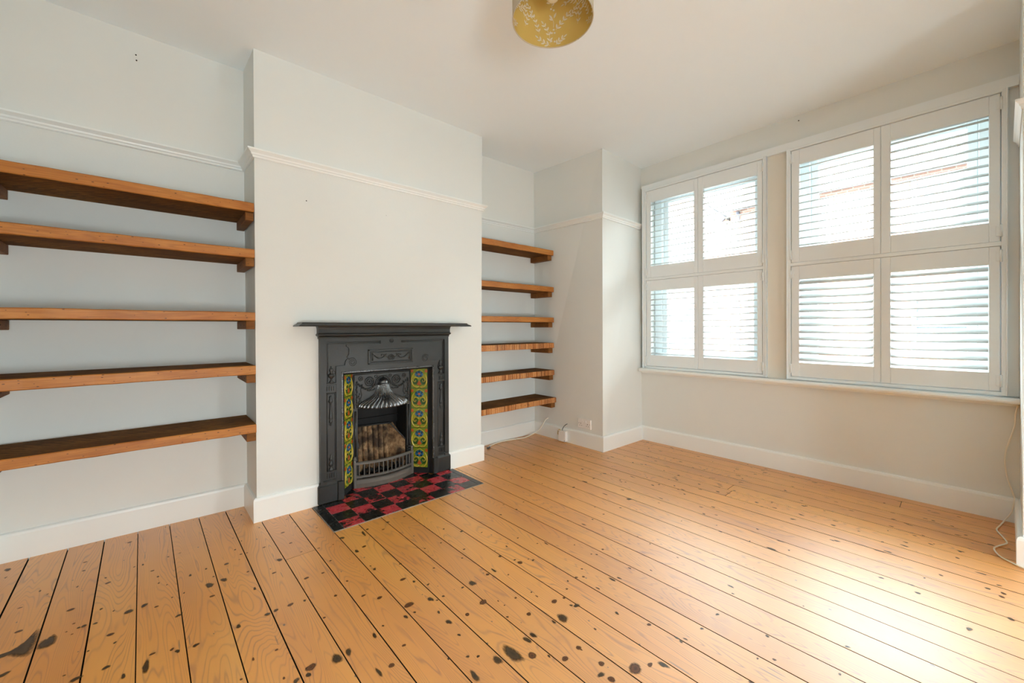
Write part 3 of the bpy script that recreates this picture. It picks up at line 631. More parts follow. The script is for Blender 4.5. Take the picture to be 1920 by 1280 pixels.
# ------------------------------------------------------------------ hearth
CX = 1.206
m = MB()
m.box(.700, 1.698, 2.222, 2.612, .0, .004, .001, 2)
m.box(.905, 1.507, 2.60, 2.93, .0, .004, 0, 2)
gx = [.702, .755, .868, .980, 1.091, 1.204, 1.317, 1.430, 1.545, 1.655, 1.696]; gy = [2.225, 2.325, 2.437, 2.547, 2.657, 2.767]
for j in range(5):
    for i in range(10):
        x0, x1, y0, y1 = gx[i]+.0009, gx[i+1]-.0009, gy[j]+.0009, gy[j+1]-.0009
        if j == 3 and (x0 < .90 or x1 > 1.51):
            m.box(x0, x1, y0, 2.6095, .0035, .0062, .0008, 0 if (i+j) % 2 == 1 and 0 < i < 9 else 1)
        if j >= 3:
            x0, x1 = max(x0, .906), min(x1, 1.506)
            if x1-x0 < .02: continue
            if j == 3 and (i in (2, 7)): y0 = max(y0, 2.6105)
        red = (i + j) % 2 == 1 and 0 < i < 9
        mt = 0 if red else 1
        m.box(x0, x1, y0, y1, .0035, .0062 + rnd.uniform(-.0003, .0003), .0008, mt)
tag(m.build('hearth', [M['hred'], M['hblk'], M['grout']]), 'worn red and black chequered tile hearth in front of the fireplace', 'hearth')

# ------------------------------------------------------------------ cast iron fireplace
fp_ = thing('fireplace', 'black cast iron fireplace with flower tiles and shell-shaped hood', 'fireplace', (CX, 2.62, .006))
def mir(pts): return [(2*CX - x, z) for x, z in reversed(pts)]
YF = 2.624                                             # recessed face; raised work stands in front of it
m = MB()
m.box(.748, .874, YF, 2.652, .008, .809); m.box(1.538, 1.664, YF, 2.652, .008, .809); m.box(.748, 1.664, YF, 2.652, .809, 1.03)
m.build('surround', M['iron'], fp_)
# raised face: outer border, cartouche plate, inner borders
m = MB()
def raised(pts, h=.007): m.plate(pts, YF-h*1.5, YF+.001)
def both(pts, h=.007): raised(pts, h); raised(mir(pts), h)
both([(.748, .12), (.783, .12), (.783, 1.026), (.748, 1.026)], .008)
raised([(.783, 1.0), (1.629, 1.0), (1.629, 1.026), (.783, 1.026)], .008)
half = [(1.132, 1.0), (1.132, .979), (.909, .979), (.906, .973), (.908, .966), (.916, .963), (.922, .955), (.924, .945), (.923, .922), (.919, .911), (.913, .905), (.911, .898), (.917, .894), (.921, .889)]
bump = [(.921 - .0235*math.sin(a)*1.0 - .0, .889 - .042*(1-math.cos(a))/2) for a in [PI*k/8 for k in range(1, 8)]]
half2 = half + [(.908, .884), (.902, .875), (.899, .862), (.897, .848), (.843, .846), (.843, .125), (.8745, .125), (.8745, .809)]
raised(half2 + mir(half2), .006)
both([(.783, .735), (.843, .735), (.843, .741), (.783, .741)], .006)
both([(.783, .686), (.843, .686), (.843, .732), (.783, .732)], .0045)
both([(.783, .128), (.843, .128), (.843, .196), (.783, .196)], .0045)
m.build('face_relief', M['iron'], fp_, tri=True)
m = MB()                                               # thin beads edging the panels, scrolls and festoon
def line(pts, r=.0017, y=YF-.0072, n=6):
    y = YF + (y-YF)*1.45; r *= 1.15
    for f in (lambda x: x, lambda x: 2*CX-x): m.tube([(f(x), y, z) for x, z in pts], r, n)
line([(.7865, .20), (.7865, .995), (1.128, .995)], .0022, YF-.001); line([(.795, .75), (.795, .987), (1.128, .987)], .0018, YF-.001)
line([(.788, .676), (.832, .676)], .002, YF-.004); line([(.791, .2), (.791, .676)], .0015, YF-.001); line([(.836, .2), (.836, .676)], .0015, YF-.001)
line([(.783, .7445), (.843, .7445)], .002, YF-.005); line([(.783, .683), (.843, .683)], .002, YF-.005)
line([(.762, .143), (.835, .143)], .002, YF-.0085); line([(.783, .199), (.843, .199)], .002, YF-.005)
sp = []
for k in range(40):
    a = k/39*4.6*PI; r = .005+.0245*(k/39)
    sp.append((.944 + r*math.cos(a+.6), .866 + r*math.sin(a+.6)))
line(sp, .0021, YF-.0064)
for (dx, w) in ((.789, 0), (.802, 0), (.815, 0), (.828, 0)):
    for (za, zb) in ((.696, .724), (.155, .186)):
        for f in (lambda x: x, lambda x: 2*CX-x): m.box(f(dx)-.0024, f(dx)+.0024, YF-.0115, YF-.003, za, zb, .0015)
# central panel with festoon
for (x0, x1, z0, z1, h) in ((1.044, 1.368, .931, .943, .010), (1.044, 1.368, .843, .853, .010), (1.044, 1.056, .843, .943, .010), (1.356, 1.368, .843, .943, .010), (1.062, 1.350, .921, .926, .008), (1.062, 1.350, .857, .861, .008), (1.062, 1.067, .857, .926, .008), (1.345, 1.350, .857, .926, .008)):
    m.box(x0, x1, YF-h-.005, YF-.004, z0, z1, .002)
fest = [(1.075 + .094*k/12, .915 - .034*math.sin(PI*k/13)) for k in range(13)]
for f in (lambda x: x, lambda x: 2*CX-x):
    for k, (x, z) in enumerate(fest): m.ball((f(x), YF-.011, z), .005 + .0022*math.sin(PI*k/12), .004, .0045, 6, 4)
    m.tube([(f(1.074), YF-.008, .918), (f(1.075), YF-.009, .895), (f(1.076), YF-.008, .868)], [.002, .0035, .0048], 6)
    m.tube([(f(x), YF-.0115, z) for x, z in ((1.196, .880), (1.176, .888), (1.160, .902), (1.146, .910), (1.134, .906), (1.136, .898), (1.143, .899))], .0024, 6)
    m.tube([(f(x), YF-.0115, z) for x, z in ((1.196, .902), (1.180, .888), (1.186, .872), (1.200, .868))], .0022, 6)
for (r, h) in ((.0165, .0022), (.0095, .0022)):
    m.tube([(CX + r*math.cos(2*PI*k/20), YF-.0125, .889 + r*math.sin(2*PI*k/20)) for k in range(21)], h, 6)
m.ball((CX, YF-.0125, .889), .0045, .004, .0045)
for r in (.0135, .0075): m.tube([(CX + .003 + r*math.cos(2*PI*k/20), YF-.0135, .999 + r*math.sin(2*PI*k/20)*.95) for k in range(21)], .002, 6)
m.ball((CX + .003, YF-.0135, .999), .004, .003, .004)
# urns and drops on the jambs
urn = [(.002, .108), (.005, .104), (.003, .098), (.010, .092), (.012, .086), (.0125, .080), (.009, .073), (.008, .066), (.012, .060), (.021, .056), (.022, .050), (.018, .041), (.010, .034), (.005, .027), (.006, .020), (.012, .013), (.014, .008), (.014, .0)]
for f in (lambda x: x, lambda x: 2*CX-x):
    m.lathe([(r, .740+h) for r, h in urn], (f(.816), YF-.003, 0), 14, 1, .75)
    for sg in (-1, 1): m.tube([(f(.816)+sg*.020, YF-.006, .795), (f(.816)+sg*.025, YF-.006, .808), (f(.816)+sg*.018, YF-.006, .816)], .0022, 6)
    drop = [(.004, .665), (.010, .655), (.007, .645), (.013, .634), (.014, .626), (.006, .616), (.005, .60), (.0065, .57), (.009, .545), (.011, .532), (.011, .522), (.006, .515), (.010, .507), (.009, .498), (.004, .491), (.007, .484), (.001, .476)]
    m.lathe(drop, (f(.811), YF-.003, 0), 14, 1, .75)
    lo = [(.001, .302), (.006, .292), (.004, .284), (.010, .275), (.011, .266), (.005, .258), (.011, .250), (.014, .240), (.011, .228), (.006, .222), (.011, .214), (.015, .206), (.016, .200)]
    m.lathe(lo, (f(.811), YF-.003, 0), 14, 1, .75)
m.build('ornament', M['iron'], fp_)
# beaded moulding round the opening
m = MB()
for x in (.8795, 1.5325): m.box(x-.0055, x+.0055, YF-.010, YF+.02, .118, .8085, .002)
m.box(.874, 1.538, YF-.010, YF+.02, .797, .8085, .002)
z = .124
while z < .80:
    for x in (.8795, 1.5325): m.ball((x, YF-.0105, z), .0042, .0036, .0036, 6, 4)
    z += .0085
x = .8795
while x < 1.536: m.ball((x, YF-.0105, .803), .0036, .0036, .0042, 6, 4); x += .0085
m.build('beaded_moulding', M['ironhi'], fp_)
# splayed reveal just inside the bead
m = MB()
for f in (lambda x: x, lambda x: 2*CX-x):
    m.prism([(f(.884), YF-.004, .008), (f(.898), 2.656, .008), (f(.905), 2.656, .008), (f(.874), YF+.02, .008)], [(f(.884), YF-.004, .80), (f(.898), 2.656, .80), (f(.905), 2.656, .80), (f(.874), YF+.02, .80)])
m.prism([(.884, YF-.004, .797), (1.528, YF-.004, .797), (1.50, 2.656, .785), (.91, 2.656, .785)], [(.884, YF-.004, .80), (1.528, YF-.004, .80), (1.50, 2.656, .80), (.91, 2.656, .80)])
m.box(.90, 1.512, 2.654, 2.775, .786, .80)
m.build('reveal', M['irondark'], fp_)
for f, w in ((lambda x: x, 0), (lambda x: 2*CX-x, 1)):
    m = MB(); m.box(f(.733), f(.848), 2.608, 2.65, .0065, .116, .004); m.box(f(.846), f(.886), 2.600, 2.65, .0065, .123, .004)
    m.loft([[(f(.735), 2.610, .115), (f(.848), 2.610, .115), (f(.848), 2.65, .115), (f(.735), 2.65, .115)], [(f(.745), 2.617, .128), (f(.848), 2.617, .128), (f(.848), 2.65, .128), (f(.745), 2.65, .128)]])
    m.build('plinth_block', M['iron'], fp_)
# cornice and mantel shelf, three-sided mouldings
def three(rows, name, mat, yb=2.653):
    m = MB(); rings = []
    for z, hw, yf in rows: rings.append([(CX-hw, yf, z), (CX+hw, yf, z), (CX+hw, yb, z), (CX-hw, yb, z)])
    m.loft(rings); return m.build(name, mat, fp_)
three([(1.014, .458, 2.618), (1.018, .461, 2.614), (1.024, .464, 2.611), (1.027, .464, 2.611), (1.030, .462, 2.613), (1.034, .467, 2.608), (1.040, .473, 2.601), (1.046, .474, 2.600), (1.048, .470, 2.605), (1.056, .468, 2.607), (1.075, .468, 2.607), (1.090, .470, 2.604), (1.0955, .474, 2.600)], 'cornice', M['iron'])
three([(1.0955, .575, 2.535), (1.0945, .590, 2.518), (1.095, .597, 2.510), (1.099, .598, 2.508), (1.104, .593, 2.513), (1.109, .582, 2.525), (1.114, .577, 2.531), (1.1185, .574, 2.534)], 'mantel_shelf', M['iron'])
# splayed tile panels: five moulded flower tiles each
def tile_panel(f, sg):
    o = Vector((f(.902), 2.656, 0)); e = Vector((f(.990), 2.752, 0)); U_ = (e-o); W = U_.length; U_ = U_/W
    N_ = Vector((-U_.y, U_.x, 0)); N_ = N_ if N_.y < 0 else -N_
    m = MB(); w = W; h = .1465
    def P(u, v, d, zb): q = o + U_*u + N_*d; return (q.x, q.y, zb+v)
    def poly(pts, zb, d0, d1, mat): m.prism([P(u, v, d0, zb) for u, v in pts], [P(u, v, d1, zb) for u, v in pts], mat)
    def disc(cu, cv, ru, rv, zb, d1, mat, n=16, a0=0): poly([(cu+ru*math.cos(2*PI*k/n+a0), cv+rv*math.sin(2*PI*k/n+a0)) for k in range(n)], zb, .0015, d1, mat)
    for i in range(5):
        zb = .046 + i*.1477
        poly([(.001, .001), (w-.001, .001), (w-.001, h-.001), (.001, h-.001)], zb, -.008, .0, 0)
        poly([(.003, .003), (w-.003, .003), (w-.003, h-.003), (.003, h-.003)], zb, -.001, .0015, 0)
        cu = w/2; s = w/.13
        def tb(pts, r, mat):
            for g in (1, -1): m.tube([P(cu+g*u*s, v, .003, zb) for u, v in pts], r, 6, mat)
        disc(cu, .066, .058*s, .060, zb, .0020, 1, 24)                                   # olive field inside the ring
        for g in (1, -1):
            disc(cu+g*.029*s, .050, .021*s, .026, zb, .0030, 2, 14)
        tb([(.003, .012), (.018, .006), (.036, .010), (.051, .026), (.058, .050), (.057, .076), (.049, .098), (.036, .115)], [.0030, .0042, .0052, .0056, .0056, .0052, .0042, .0024], 3)
        tb([(.036, .118), (.018, .130), (.0, .140)], [.0016, .0022, .0022], 3)
        tb([(.004, .070), (.014, .078), (.028, .079), (.040, .072), (.045, .060), (.040, .049), (.030, .047), (.024, .054), (.029, .060)], [.0028, .0034, .0038, .0038, .0036, .0032, .0028, .0024, .0020], 3)
        tb([(.0, .022), (.010, .018), (.018, .024), (.021, .036), (.014, .050), (.004, .062)], .0018, 2)
        
        poly([(cu-.017*s, .030), (cu, .016), (cu+.017*s, .030), (cu+.010*s, .043), (cu, .056), (cu-.010*s, .043)], zb, .001, .0042, 5)
        disc(cu, .102, .028*s, .019, zb, .0044, 4, 18)
        for k in range(7):
            a = PI*(.05+.9*k/6); disc(cu+.024*s*math.cos(a), .101+.019*math.sin(a), .0085*s, .009, zb, .0056, 6 if k % 2 else 4, 10)
        for k in range(5):
            a = PI*(1.1+.8*k/4); disc(cu+.024*s*math.cos(a), .102+.015*math.sin(a), .008*s, .007, zb, .0054, 6 if k % 2 else 4, 10)
        disc(cu, .104, .010*s, .007, zb, .0064, 5, 10)
        for g in (1, -1):
            disc(cu+g*.053*s, .128, .012*s, .014, zb, .0036, 5, 5, PI/2)
    m.build('tile_panel', [M['tgreen'], M['tlime'], M['tdark'], M['tyel'], M['tblue'], M['torange'], M['tdblue']], fp_)
    b = MB()
    b.prism([P(0, .0066, -.02, 0), P(W, .0066, -.02, 0), P(W, .0066, .004, 0), P(0, .0066, .004, 0)], [P(0, .045, -.02, 0), P(W, .045, -.02, 0), P(W, .045, .002, 0), P(0, .045, .002, 0)])
    b.prism([P(0, .04, -.02, 0), P(W, .04, -.02, 0), P(W, .04, -.008, 0), P(0, .04, -.008, 0)], [P(0, .80, -.02, 0), P(W, .80, -.02, 0), P(W, .80, -.008, 0), P(0, .80, -.008, 0)])
    b.build('tile_backing', M['irondark'], fp_)
tile_panel(lambda x: x, 1); tile_panel(lambda x: 2*CX-x, -1)
# inner plate, hood, knob
YP = 2.748
m = MB()
m.box(.992, 1.420, YP, YP+.014, .535, .786, .002); m.box(.992, 1.026, YP, YP+.014, .0066, .54, .002); m.box(1.386, 1.420, YP, YP+.014, .0066, .54, .002)
for x in (1.0, 1.412): m.tube([(x, YP-.001, .54), (x, YP-.001, .768)], .004, 6)
m.tube([(1.0, YP-.001, .768), (1.412, YP-.001, .768)], .004, 6)
for x in (1.009, 1.403):
    m.tube([(x, YP, .19), (x, YP, .52)], .008, 8)
    for z in (.17, .19, .21): m.lathe([(.014, -.006), (.017, 0), (.014, .006)], (x, YP-.002, z), 10)
m.build('canopy_plate', M['iron'], fp_)
m = MB()
def ring(cx, cz, r, h, y=YP-.003, a0=0, a1=2*PI, n=22): m.tube([(cx+r*math.cos(a0+(a1-a0)*k/n), y, cz+r*math.sin(a0+(a1-a0)*k/n)) for k in range(n+1)], h, 6)
for sg in (1, -1):
    g = lambda x: CX + sg*x
    ring(g(.098), .714, .030, .0042); ring(g(.098), .714, .017, .0038); m.ball((g(.098), YP-.004, .714), .008, .006, .008)
    ring(g(.160), .738, .013, .003); m.ball((g(.160), YP-.003, .738), .005, .004, .005)
    ring(g(.052), .745, .009, .0026)
    sw = [(g(.175 - .115*k/9), YP-.004, .700 - .030*math.sin(PI*k/9) - .012*k/9) for k in range(10)]
    for k, p in enumerate(sw): m.ball(p, .0085, .006, .0075, 6, 4)
    for k in range(11):
        zz = .715 - k*.0165; m.ball((g(.186 + .004*(k % 2)), YP-.003, zz), .0065, .005, .0085, 6, 4)
        if k > 3: m.ball((g(.166 + .008*math.sin(k*1.3)), YP-.003, zz+.004), .0045, .004, .007, 6, 4)
    m.tube([(g(.150), YP-.003, .70), (g(.160), YP-.003, .66), (g(.152), YP-.003, .625), (g(.166), YP-.003, .59), (g(.180), YP-.003, .565)], .003, 6)
    m.tube([(g(.06), YP-.003, .662), (g(.075), YP-.003, .650), (g(.09), YP-.003, .655), (g(.10), YP-.003, .648), (g(.115), YP-.003, .655)], .0045, 6)
ring(CX, .690, .056, .005, YP-.004, -.1, PI+.1); ring(CX, .690, .046, .003, YP-.003, -.1, PI+.1)
m.build('canopy_ornament', M['iron'], fp_)
m = MB()                                               # fluted shell hood
nth, nt, nf = 272, 28, 34
def tab(t, ks):
    x = t*(len(ks)-1); i = min(int(x), len(ks)-2); u = x-i
    p0, p1, p2, p3 = ks[max(i-1, 0)], ks[i], ks[i+1], ks[min(i+2, len(ks)-1)]
    return .5*((2*p1)+(-p0+p2)*u+(2*p0-5*p1+4*p2-p3)*u*u+(-p0+3*p1-3*p2+p3)*u**3)
def hood(t, th):
    w = tab(t, [.042, .044, .048, .057, .074, .102, .141, .169, .174]); p = tab(t, [.040, .043, .048, .056, .070, .091, .112, .124, .126])
    zc = .690 - .140*t - .004*t**3
    fl = abs(math.sin(nf*th/2)); k = 1 + (.13*(fl**.7) - .08)*(.45+.55*t)
    return (CX - w*k*math.cos(th), YP + .004 - p*k*math.sin(th), zc - .006*math.sin(th)*t)
rings = [[hood(i/nt, PI*j/nth) for j in range(nth+1)] for i in range(nt+1)]
rings.append([(x, y+.006, z-.003) for x, y, z in rings[-1]]); rings.append([(CX+(x-CX)*.93, YP-(YP-y)*.9, z+.012) for x, y, z in rings[-2]])
m.loft(rings, 0, True, False, False)
m.build('hood', M['ironhi'], fp_)
m = MB(); m.lathe([(.040, .684), (.043, .688), (.043, .693), (.038, .695), (.0375, .705), (.034, .716), (.026, .725), (.014, .731), (.007, .737), (.001, .743)], (CX, YP-.004, 0), 24, 1, .9); m.build('hood_finial', M['ironhi'], fp_)
# fire chamber with ribbed firebrick
m = MB()
m.box(1.02, 1.03, YP+.01, 2.93, .0066, .56); m.box(1.384, 1.394, YP+.01, 2.93, .0066, .56); m.box(1.02, 1.394, 2.922, 2.93, .0066, .56); m.box(1.02, 1.394, YP+.01, 2.93, .555, .565)
m.prism([(1.03, YP+.014, .37), (1.384, YP+.014, .37), (1.384, 2.92, .48), (1.03, 2.92, .48)], [(1.03, YP+.014, .374), (1.384, YP+.014, .374), (1.384, 2.92, .484), (1.03, 2.92, .484)]) if False else None
m.box(1.03, 1.384, 2.905, 2.922, .37, .555); m.box(1.03, 1.384, 2.885, 2.925, .425, .432)
m.build('fire_chamber', M['irondark'], fp_)
m = MB()
yb, yt = 2.845, 2.880
nr = 6; x0, x1 = 1.062, 1.300
for i in range(nr):
    a = x0+(x1-x0)*i/nr; b = x0+(x1-x0)*(i+1)/nr; ww = (b-a)
    ra, rb = [], []
    for k in range(9):
        q = k/8; xx = a+.002+(ww-.004)*q; d = .016*math.sin(PI*q)**.6
        ra.append((CX+(xx-CX)*.99-.003, yb-d, .05)); rb.append((CX+(xx-CX)*1.0, yt-d*.8, .378-.010*(i/nr)))
    ra += [(b, yb+.03, .05), (a, yb+.03, .05)]; rb += [(b, yt+.02, .378-.010*(i/nr)), (a, yt+.02, .378-.010*(i/nr))]
    m.loft([ra, [tuple((Vector(p)*.5+Vector(q)*.5)) for p, q in zip(ra, rb)], rb], 0, True)
m.prism([(1.045, yb+.012, .05), (1.31, yb+.012, .05), (1.31, yb+.04, .05), (1.045, yb+.04, .05)], [(1.05, yt+.006, .37), (1.315, yt+.006, .36), (1.315, yt+.03, .36), (1.05, yt+.03, .37)])
m.prism([(1.295, yb+.01, .05), (1.380, 2.765, .05), (1.384, 2.78, .05), (1.33, yb+.03, .05)], [(1.312, yt+.0, .370), (1.383, 2.770, .262), (1.3835, 2.79, .262), (1.345, yt+.02, .370)])
m.prism([(1.030, 2.765, .05), (1.068, yb+.01, .05), (1.045, yb+.03, .05), (1.030, 2.78, .05)], [(1.031, 2.770, .27), (1.066, yt, .378), (1.045, yt+.02, .378), (1.031, 2.79, .27)])
m.build('firebrick', M['fbrick'], fp_)
m = MB(); m.tube([(1.058, yt-.004, .385), (1.31, yt-.004, .374), (1.383, 2.766, .262)], .006, 6); m.tube([(1.058, yt-.004, .385), (1.040, 2.80, .30), (1.036, 2.765, .26)], .005, 6)
m.build('firebrick_rim', M['iron'], fp_)
m = MB()
for q in range(46): m.ball((rnd.uniform(1.05, 1.36), rnd.uniform(2.73, 2.83), .06+rnd.uniform(0, .03)), rnd.uniform(.008, .018), None, rnd.uniform(.006, .012), 6, 4)
m.build('cinders', M['irondark'], fp_)['kind'] = 'stuff'
# basket grate: bowed bars in front of the fire
gt = MB()
def gy_(x, k=1.0): u = (x-CX)/.216; return YP-.016 - .050*k*math.cos(u*PI/2)**1.0 if abs(u) < 1 else YP-.016
def bow(z, hh, dd, k=1.0, xa=.992, xb=1.420, n=24, mb=None, dz=0):
    rings = []
    for i in range(n+1):
        x = xa+(xb-xa)*i/n; y = gy_(x, k)
        rings.append([(x, y-dd, z), (x, y-dd, z+hh*.6), (x, y-dd*.4, z+hh), (x, y+dd, z+hh), (x, y+dd, z)])
    (mb or gt).loft(rings)
bow(.163, .016, .009); bow(.074, .013, .009)
for x in (.996, 1.416):
    gt.box(x-.010, x+.010, YP-.030, YP-.004, .0066, .182, .003)
    gt.lathe([(.010, 0), (.012, .006), (.007, .012), (.012, .020), (.011, .028), (.004, .034), (.001, .040)], (x, YP-.018, .18), 10)
gt.build('grate_rails', M['steel'], fp_)
gb = MB()
for i in range(13):
    x = 1.022 + (1.392-1.022)*i/12; gb.box(x-.0032, x+.0032, gy_(x)-.004, gy_(x)+.004, .078, .168, .001)
gb.build('grate_bars', M['steel'], fp_)
gb = MB()
for i in range(15):
    x = 1.018 + (1.394-1.018)*i/14; gb.tube([(x, gy_(x)-.004, .060), (x+.006, gy_(x)+.05, .062)], .003, 6)
bow(.054, .010, .012, 1.0, mb=gb)
gb.build('ash_grille', M['steel'], fp_)
ga = MB(); bow(.0066, .046, .007, 1.12, mb=ga); ga.build('ash_front', M['ash'], fp_)

# ------------------------------------------------------------------ pendant lamp shade with leaf cut-outs
LX, LY, LZ, LR, LH_ = 1.132, 1.041, 2.25, .1528, .205
lp = thing('pendant_lamp', 'round gold-lined pendant lampshade with leaf pattern hanging from the ceiling', 'lamp', (LX, LY, H))
def cyl(r, z0, z1, n=64, m=None):
    m = m or MB(); m.loft([[(LX+r*math.cos(2*PI*k/n), LY+r*math.sin(2*PI*k/n), z) for k in range(n)] for z in (z0, z1)], 0, True, True, False); return m
cyl(LR, LZ, LZ+LH_).build('shade_cover', M['shadeout'], lp)
for z in (LZ, LZ+LH_):
    m = MB(); m.tube([(LX+(LR-.001)*math.cos(2*PI*k/64), LY+(LR-.001)*math.sin(2*PI*k/64), z) for k in range(65)], .0022, 6); m.build('shade_rim', M['shadeout'], lp)
lf = cyl(LR-.0022, LZ+.001, LZ+LH_-.001); RL_ = LR-.0034
def onc(u, v): return (LX+RL_*math.cos(u/RL_), LY+RL_*math.sin(u/RL_), LZ+v)
def leaf(u, v, ang, ln, wd):
    pts = [(0, 0), (.25, .75), (.5, 1), (.75, .7), (1, 0), (.75, -.7), (.5, -1), (.25, -.75)]
    c, s = math.cos(ang), math.sin(ang)
    ps = [(u + c*a*ln - s*b*wd/2, v + s*a*ln + c*b*wd/2) for a, b in pts]
    lf.add([onc(*p) for p in ps] + [onc(u+c*.5*ln, v+s*.5*ln)], [(k, (k+1) % 8, 8) for k in range(8)], 1)
def berry(u, v, r): 
    lf.add([onc(u+r*math.cos(2*PI*k/10), v+r*math.sin(2*PI*k/10)) for k in range(10)], [tuple(range(10))], 1)
def stem(u0, v0, u1, v1, w=.0011):
    L = math.hypot(u1-u0, v1-v0); nx, ny = -(v1-v0)/L*w/2, (u1-u0)/L*w/2
    lf.add([onc(u0+nx, v0+ny), onc(u1+nx, v1+ny), onc(u1-nx, v1-ny), onc(u0-nx, v0-ny)], [(0,1,2,3)], 1)
def sprig(u, v, ang, n, ln, sp, side=1):
    for i in range(n):
        uu, vv = u+math.cos(ang)*sp*i, v+math.sin(ang)*sp*i
        leaf(uu, vv, ang+.75, ln*(1-.05*i), ln*.36); leaf(uu+math.cos(ang)*sp*.5, vv+math.sin(ang)*sp*.5, ang-.75, ln*(1-.05*i), ln*.36)
        ang += .10*side
    leaf(u+math.cos(ang)*sp*n, v+math.sin(ang)*sp*n, ang, ln, ln*.4); stem(u, v, u+math.cos(ang)*sp*n, v+math.sin(ang)*sp*n)
u_far = RL_*math.atan2(LY, LX)
def Q(o, px, py): return (u_far + o - (px-930)*.00029, (612-py)*.00036)
def spray(o, pts, n, ln, skip=0):                  # leaves in pairs along a curved stalk
    P = [Q(o, *p) for p in pts]
    for (a, b) in zip(P[:-1], P[1:]): stem(*a, *b, .0013)
    tot = len(P)-1
    for i in range(n):
        t = (i+.35)/n*tot; k = min(int(t), tot-1); f = t-k
        u = P[k][0]+(P[k+1][0]-P[k][0])*f; v = P[k][1]+(P[k+1][1]-P[k][1])*f
        ang = math.atan2(P[k+1][1]-P[k][1], P[k+1][0]-P[k][0])
        leaf(u, v, ang+.72, ln*(1-.03*i), ln*.38); 
        leaf(u, v, ang-.72, ln*(1-.03*i), ln*.38)
    leaf(*P[-1], math.atan2(P[-1][1]-P[-2][1], P[-1][0]-P[-2][0]), ln, ln*.36)
per = 2*PI*RL_; NREP = 4
for r_ in range(NREP):
    o = per/NREP*r_
    for b_ in ((945, 410), (918, 447), (958, 447), (910, 540), (958, 548)): berry(*Q(o, *b_), .0044)
    for b_ in ((908, 170), (946, 186)): berry(*Q(o, *b_), .0044)
    spray(o, [(975, 585), (1020, 550), (1085, 520)], 3, .019)
    spray(o, [(890, 590), (810, 560), (725, 520)], 3, .019)
    spray(o, [(895, 560), (885, 470), (845, 400), (800, 350)], 4, .018)
    spray(o, [(975, 415), (1030, 360), (1100, 310), (1160, 270)], 4, .020)
    stem(*Q(o, 942, 385), *Q(o, 945, 330), .0018); stem(*Q(o, 945, 330), *Q(o, 930, 285), .0018)
    for (x_, y_, a_, l_) in ((930, 290, 2.2, .024), (945, 280, 1.15, .026), (935, 300, 2.75, .018)): leaf(*Q(o, x_, y_), PI-a_, l_, .0085)
    leaf(*Q(o, 910, 100), 0.0, .021, .009); leaf(*Q(o, 925, 135), 2.2, .015, .006); stem(*Q(o, 925, 160), *Q(o, 915, 110))
    spray(o, [(735, 460), (705, 390), (665, 310), (615, 250), (565, 200)], 6, .017)
    spray(o, [(1175, 320), (1225, 285), (1270, 245)], 3, .017)
    spray(o, [(1300, 190), (1240, 150), (1170, 120), (1100, 140)], 4, .017)
    spray(o, [(1310, 170), (1345, 90), (1365, 10)], 4, .017)
    spray(o, [(1310, 440), (1340, 360), (1370, 300), (1420, 290)], 4, .017)
    spray(o, [(480, 350), (500, 270), (520, 210)], 3, .017); spray(o, [(560, 60), (640, 20), (720, -30)], 4, .017); spray(o, [(1180, -20), (1110, -60), (1040, -70)], 4, .017)
lf.build('shade_lining', [M['gold'], M['leaf']], lp)
m = MB(); m.lathe([(.0, .0), (.012, .001), (.022, .007), (.029, .020), (.030, .034), (.026, .050), (.017, .066), (.0135, .078), (.0135, .095)], (LX, LY, 2.322), 24); m.build('light_bulb', M['bulb'], lp)
m = MB(); m.lathe([(.016, .0), (.019, .004), (.019, .05), (.012, .062), (.004, .07)], (LX, LY, 2.405), 20); m.tube([(LX, LY, 2.46), (LX, LY, 2.60)], .0032, 8); m.lathe([(.006, -.055), (.045, -.03), (.05, 0)], (LX, LY, 2.6495), 24)
m.build('lamp_holder', M['plastic'], lp)
m = MB()
for k in range(3):
    a = 2*PI*k/3+.5; m.tube([(LX+.019*math.cos(a), LY+.019*math.sin(a), 2.415), (LX+(LR-.003)*math.cos(a), LY+(LR-.003)*math.sin(a), LZ+LH_-.004)], .0015, 6)
m.build('shade_carrier', M['plastic'], lp)

# ------------------------------------------------------------------ socket, junction box, cables
def wallx(y, z):       # recess side wall (between F and G)
    f, g = bt(F, z), bt(G, z); k = (f[1]-y)/(f[1]-g[1]); return f[0]+(g[0]-f[0])*k
sx = wallx(2.30, .21)
so = thing('double_socket', 'white double wall socket on the pier above the skirting', 'socket', (sx, 2.30, .21))
m = MB(); m.box(sx-.010, sx+.004, 2.227, 2.373, .165, .251, .003)
for yc in (2.262, 2.338):
    for (dy, dz, w, h) in ((0, .010, .0035, .009), (-.011, -.008, .0065, .0035), (.011, -.008, .0065, .0035)): m.box(sx-.0103, sx-.008, yc+dy-w/2-.001, yc+dy+w/2+.001, .198+dz-h/2, .198+dz+h/2, 0, 1)
m.build('faceplate', [M['plastic'], M['hole']], so)
for yc in (2.283, 2.317):
    m = MB(); m.box(sx-.0135, sx-.008, yc-.006, yc+.006, .218, .238, .0015); m.build('switch', M['plastic'], so)
for yc in (2.240, 2.360):
    m = MB(); m.lathe([(.003, -.0006), (.003, .002)], (sx-.0102, yc, .209), 8, axis='x'); m.build('screw', M['steel'], so)
jx = wallx(2.53, .06) - .019
jb = thing('junction_box', 'small white cable junction box on the skirting near the floor', 'junction box', (jx, 2.53, .012))
m = MB(); m.box(jx-.032, jx-.001, 2.492, 2.576, .010, .106, .004); m.build('box_body', M['plastic'], jb)
m = MB(); m.box(jx-.036, jx-.0315, 2.490, 2.578, .008, .108, .003)
for (yy, zz) in ((2.50, .02), (2.568, .097)): m.lathe([(.003, -.0008), (.003, .002)], (jx-.0362, yy, zz), 8, axis='x', mat=1)
m.build('box_lid', [M['plastic'], M['hole']], jb)
wx = wallx(2.51, .166)
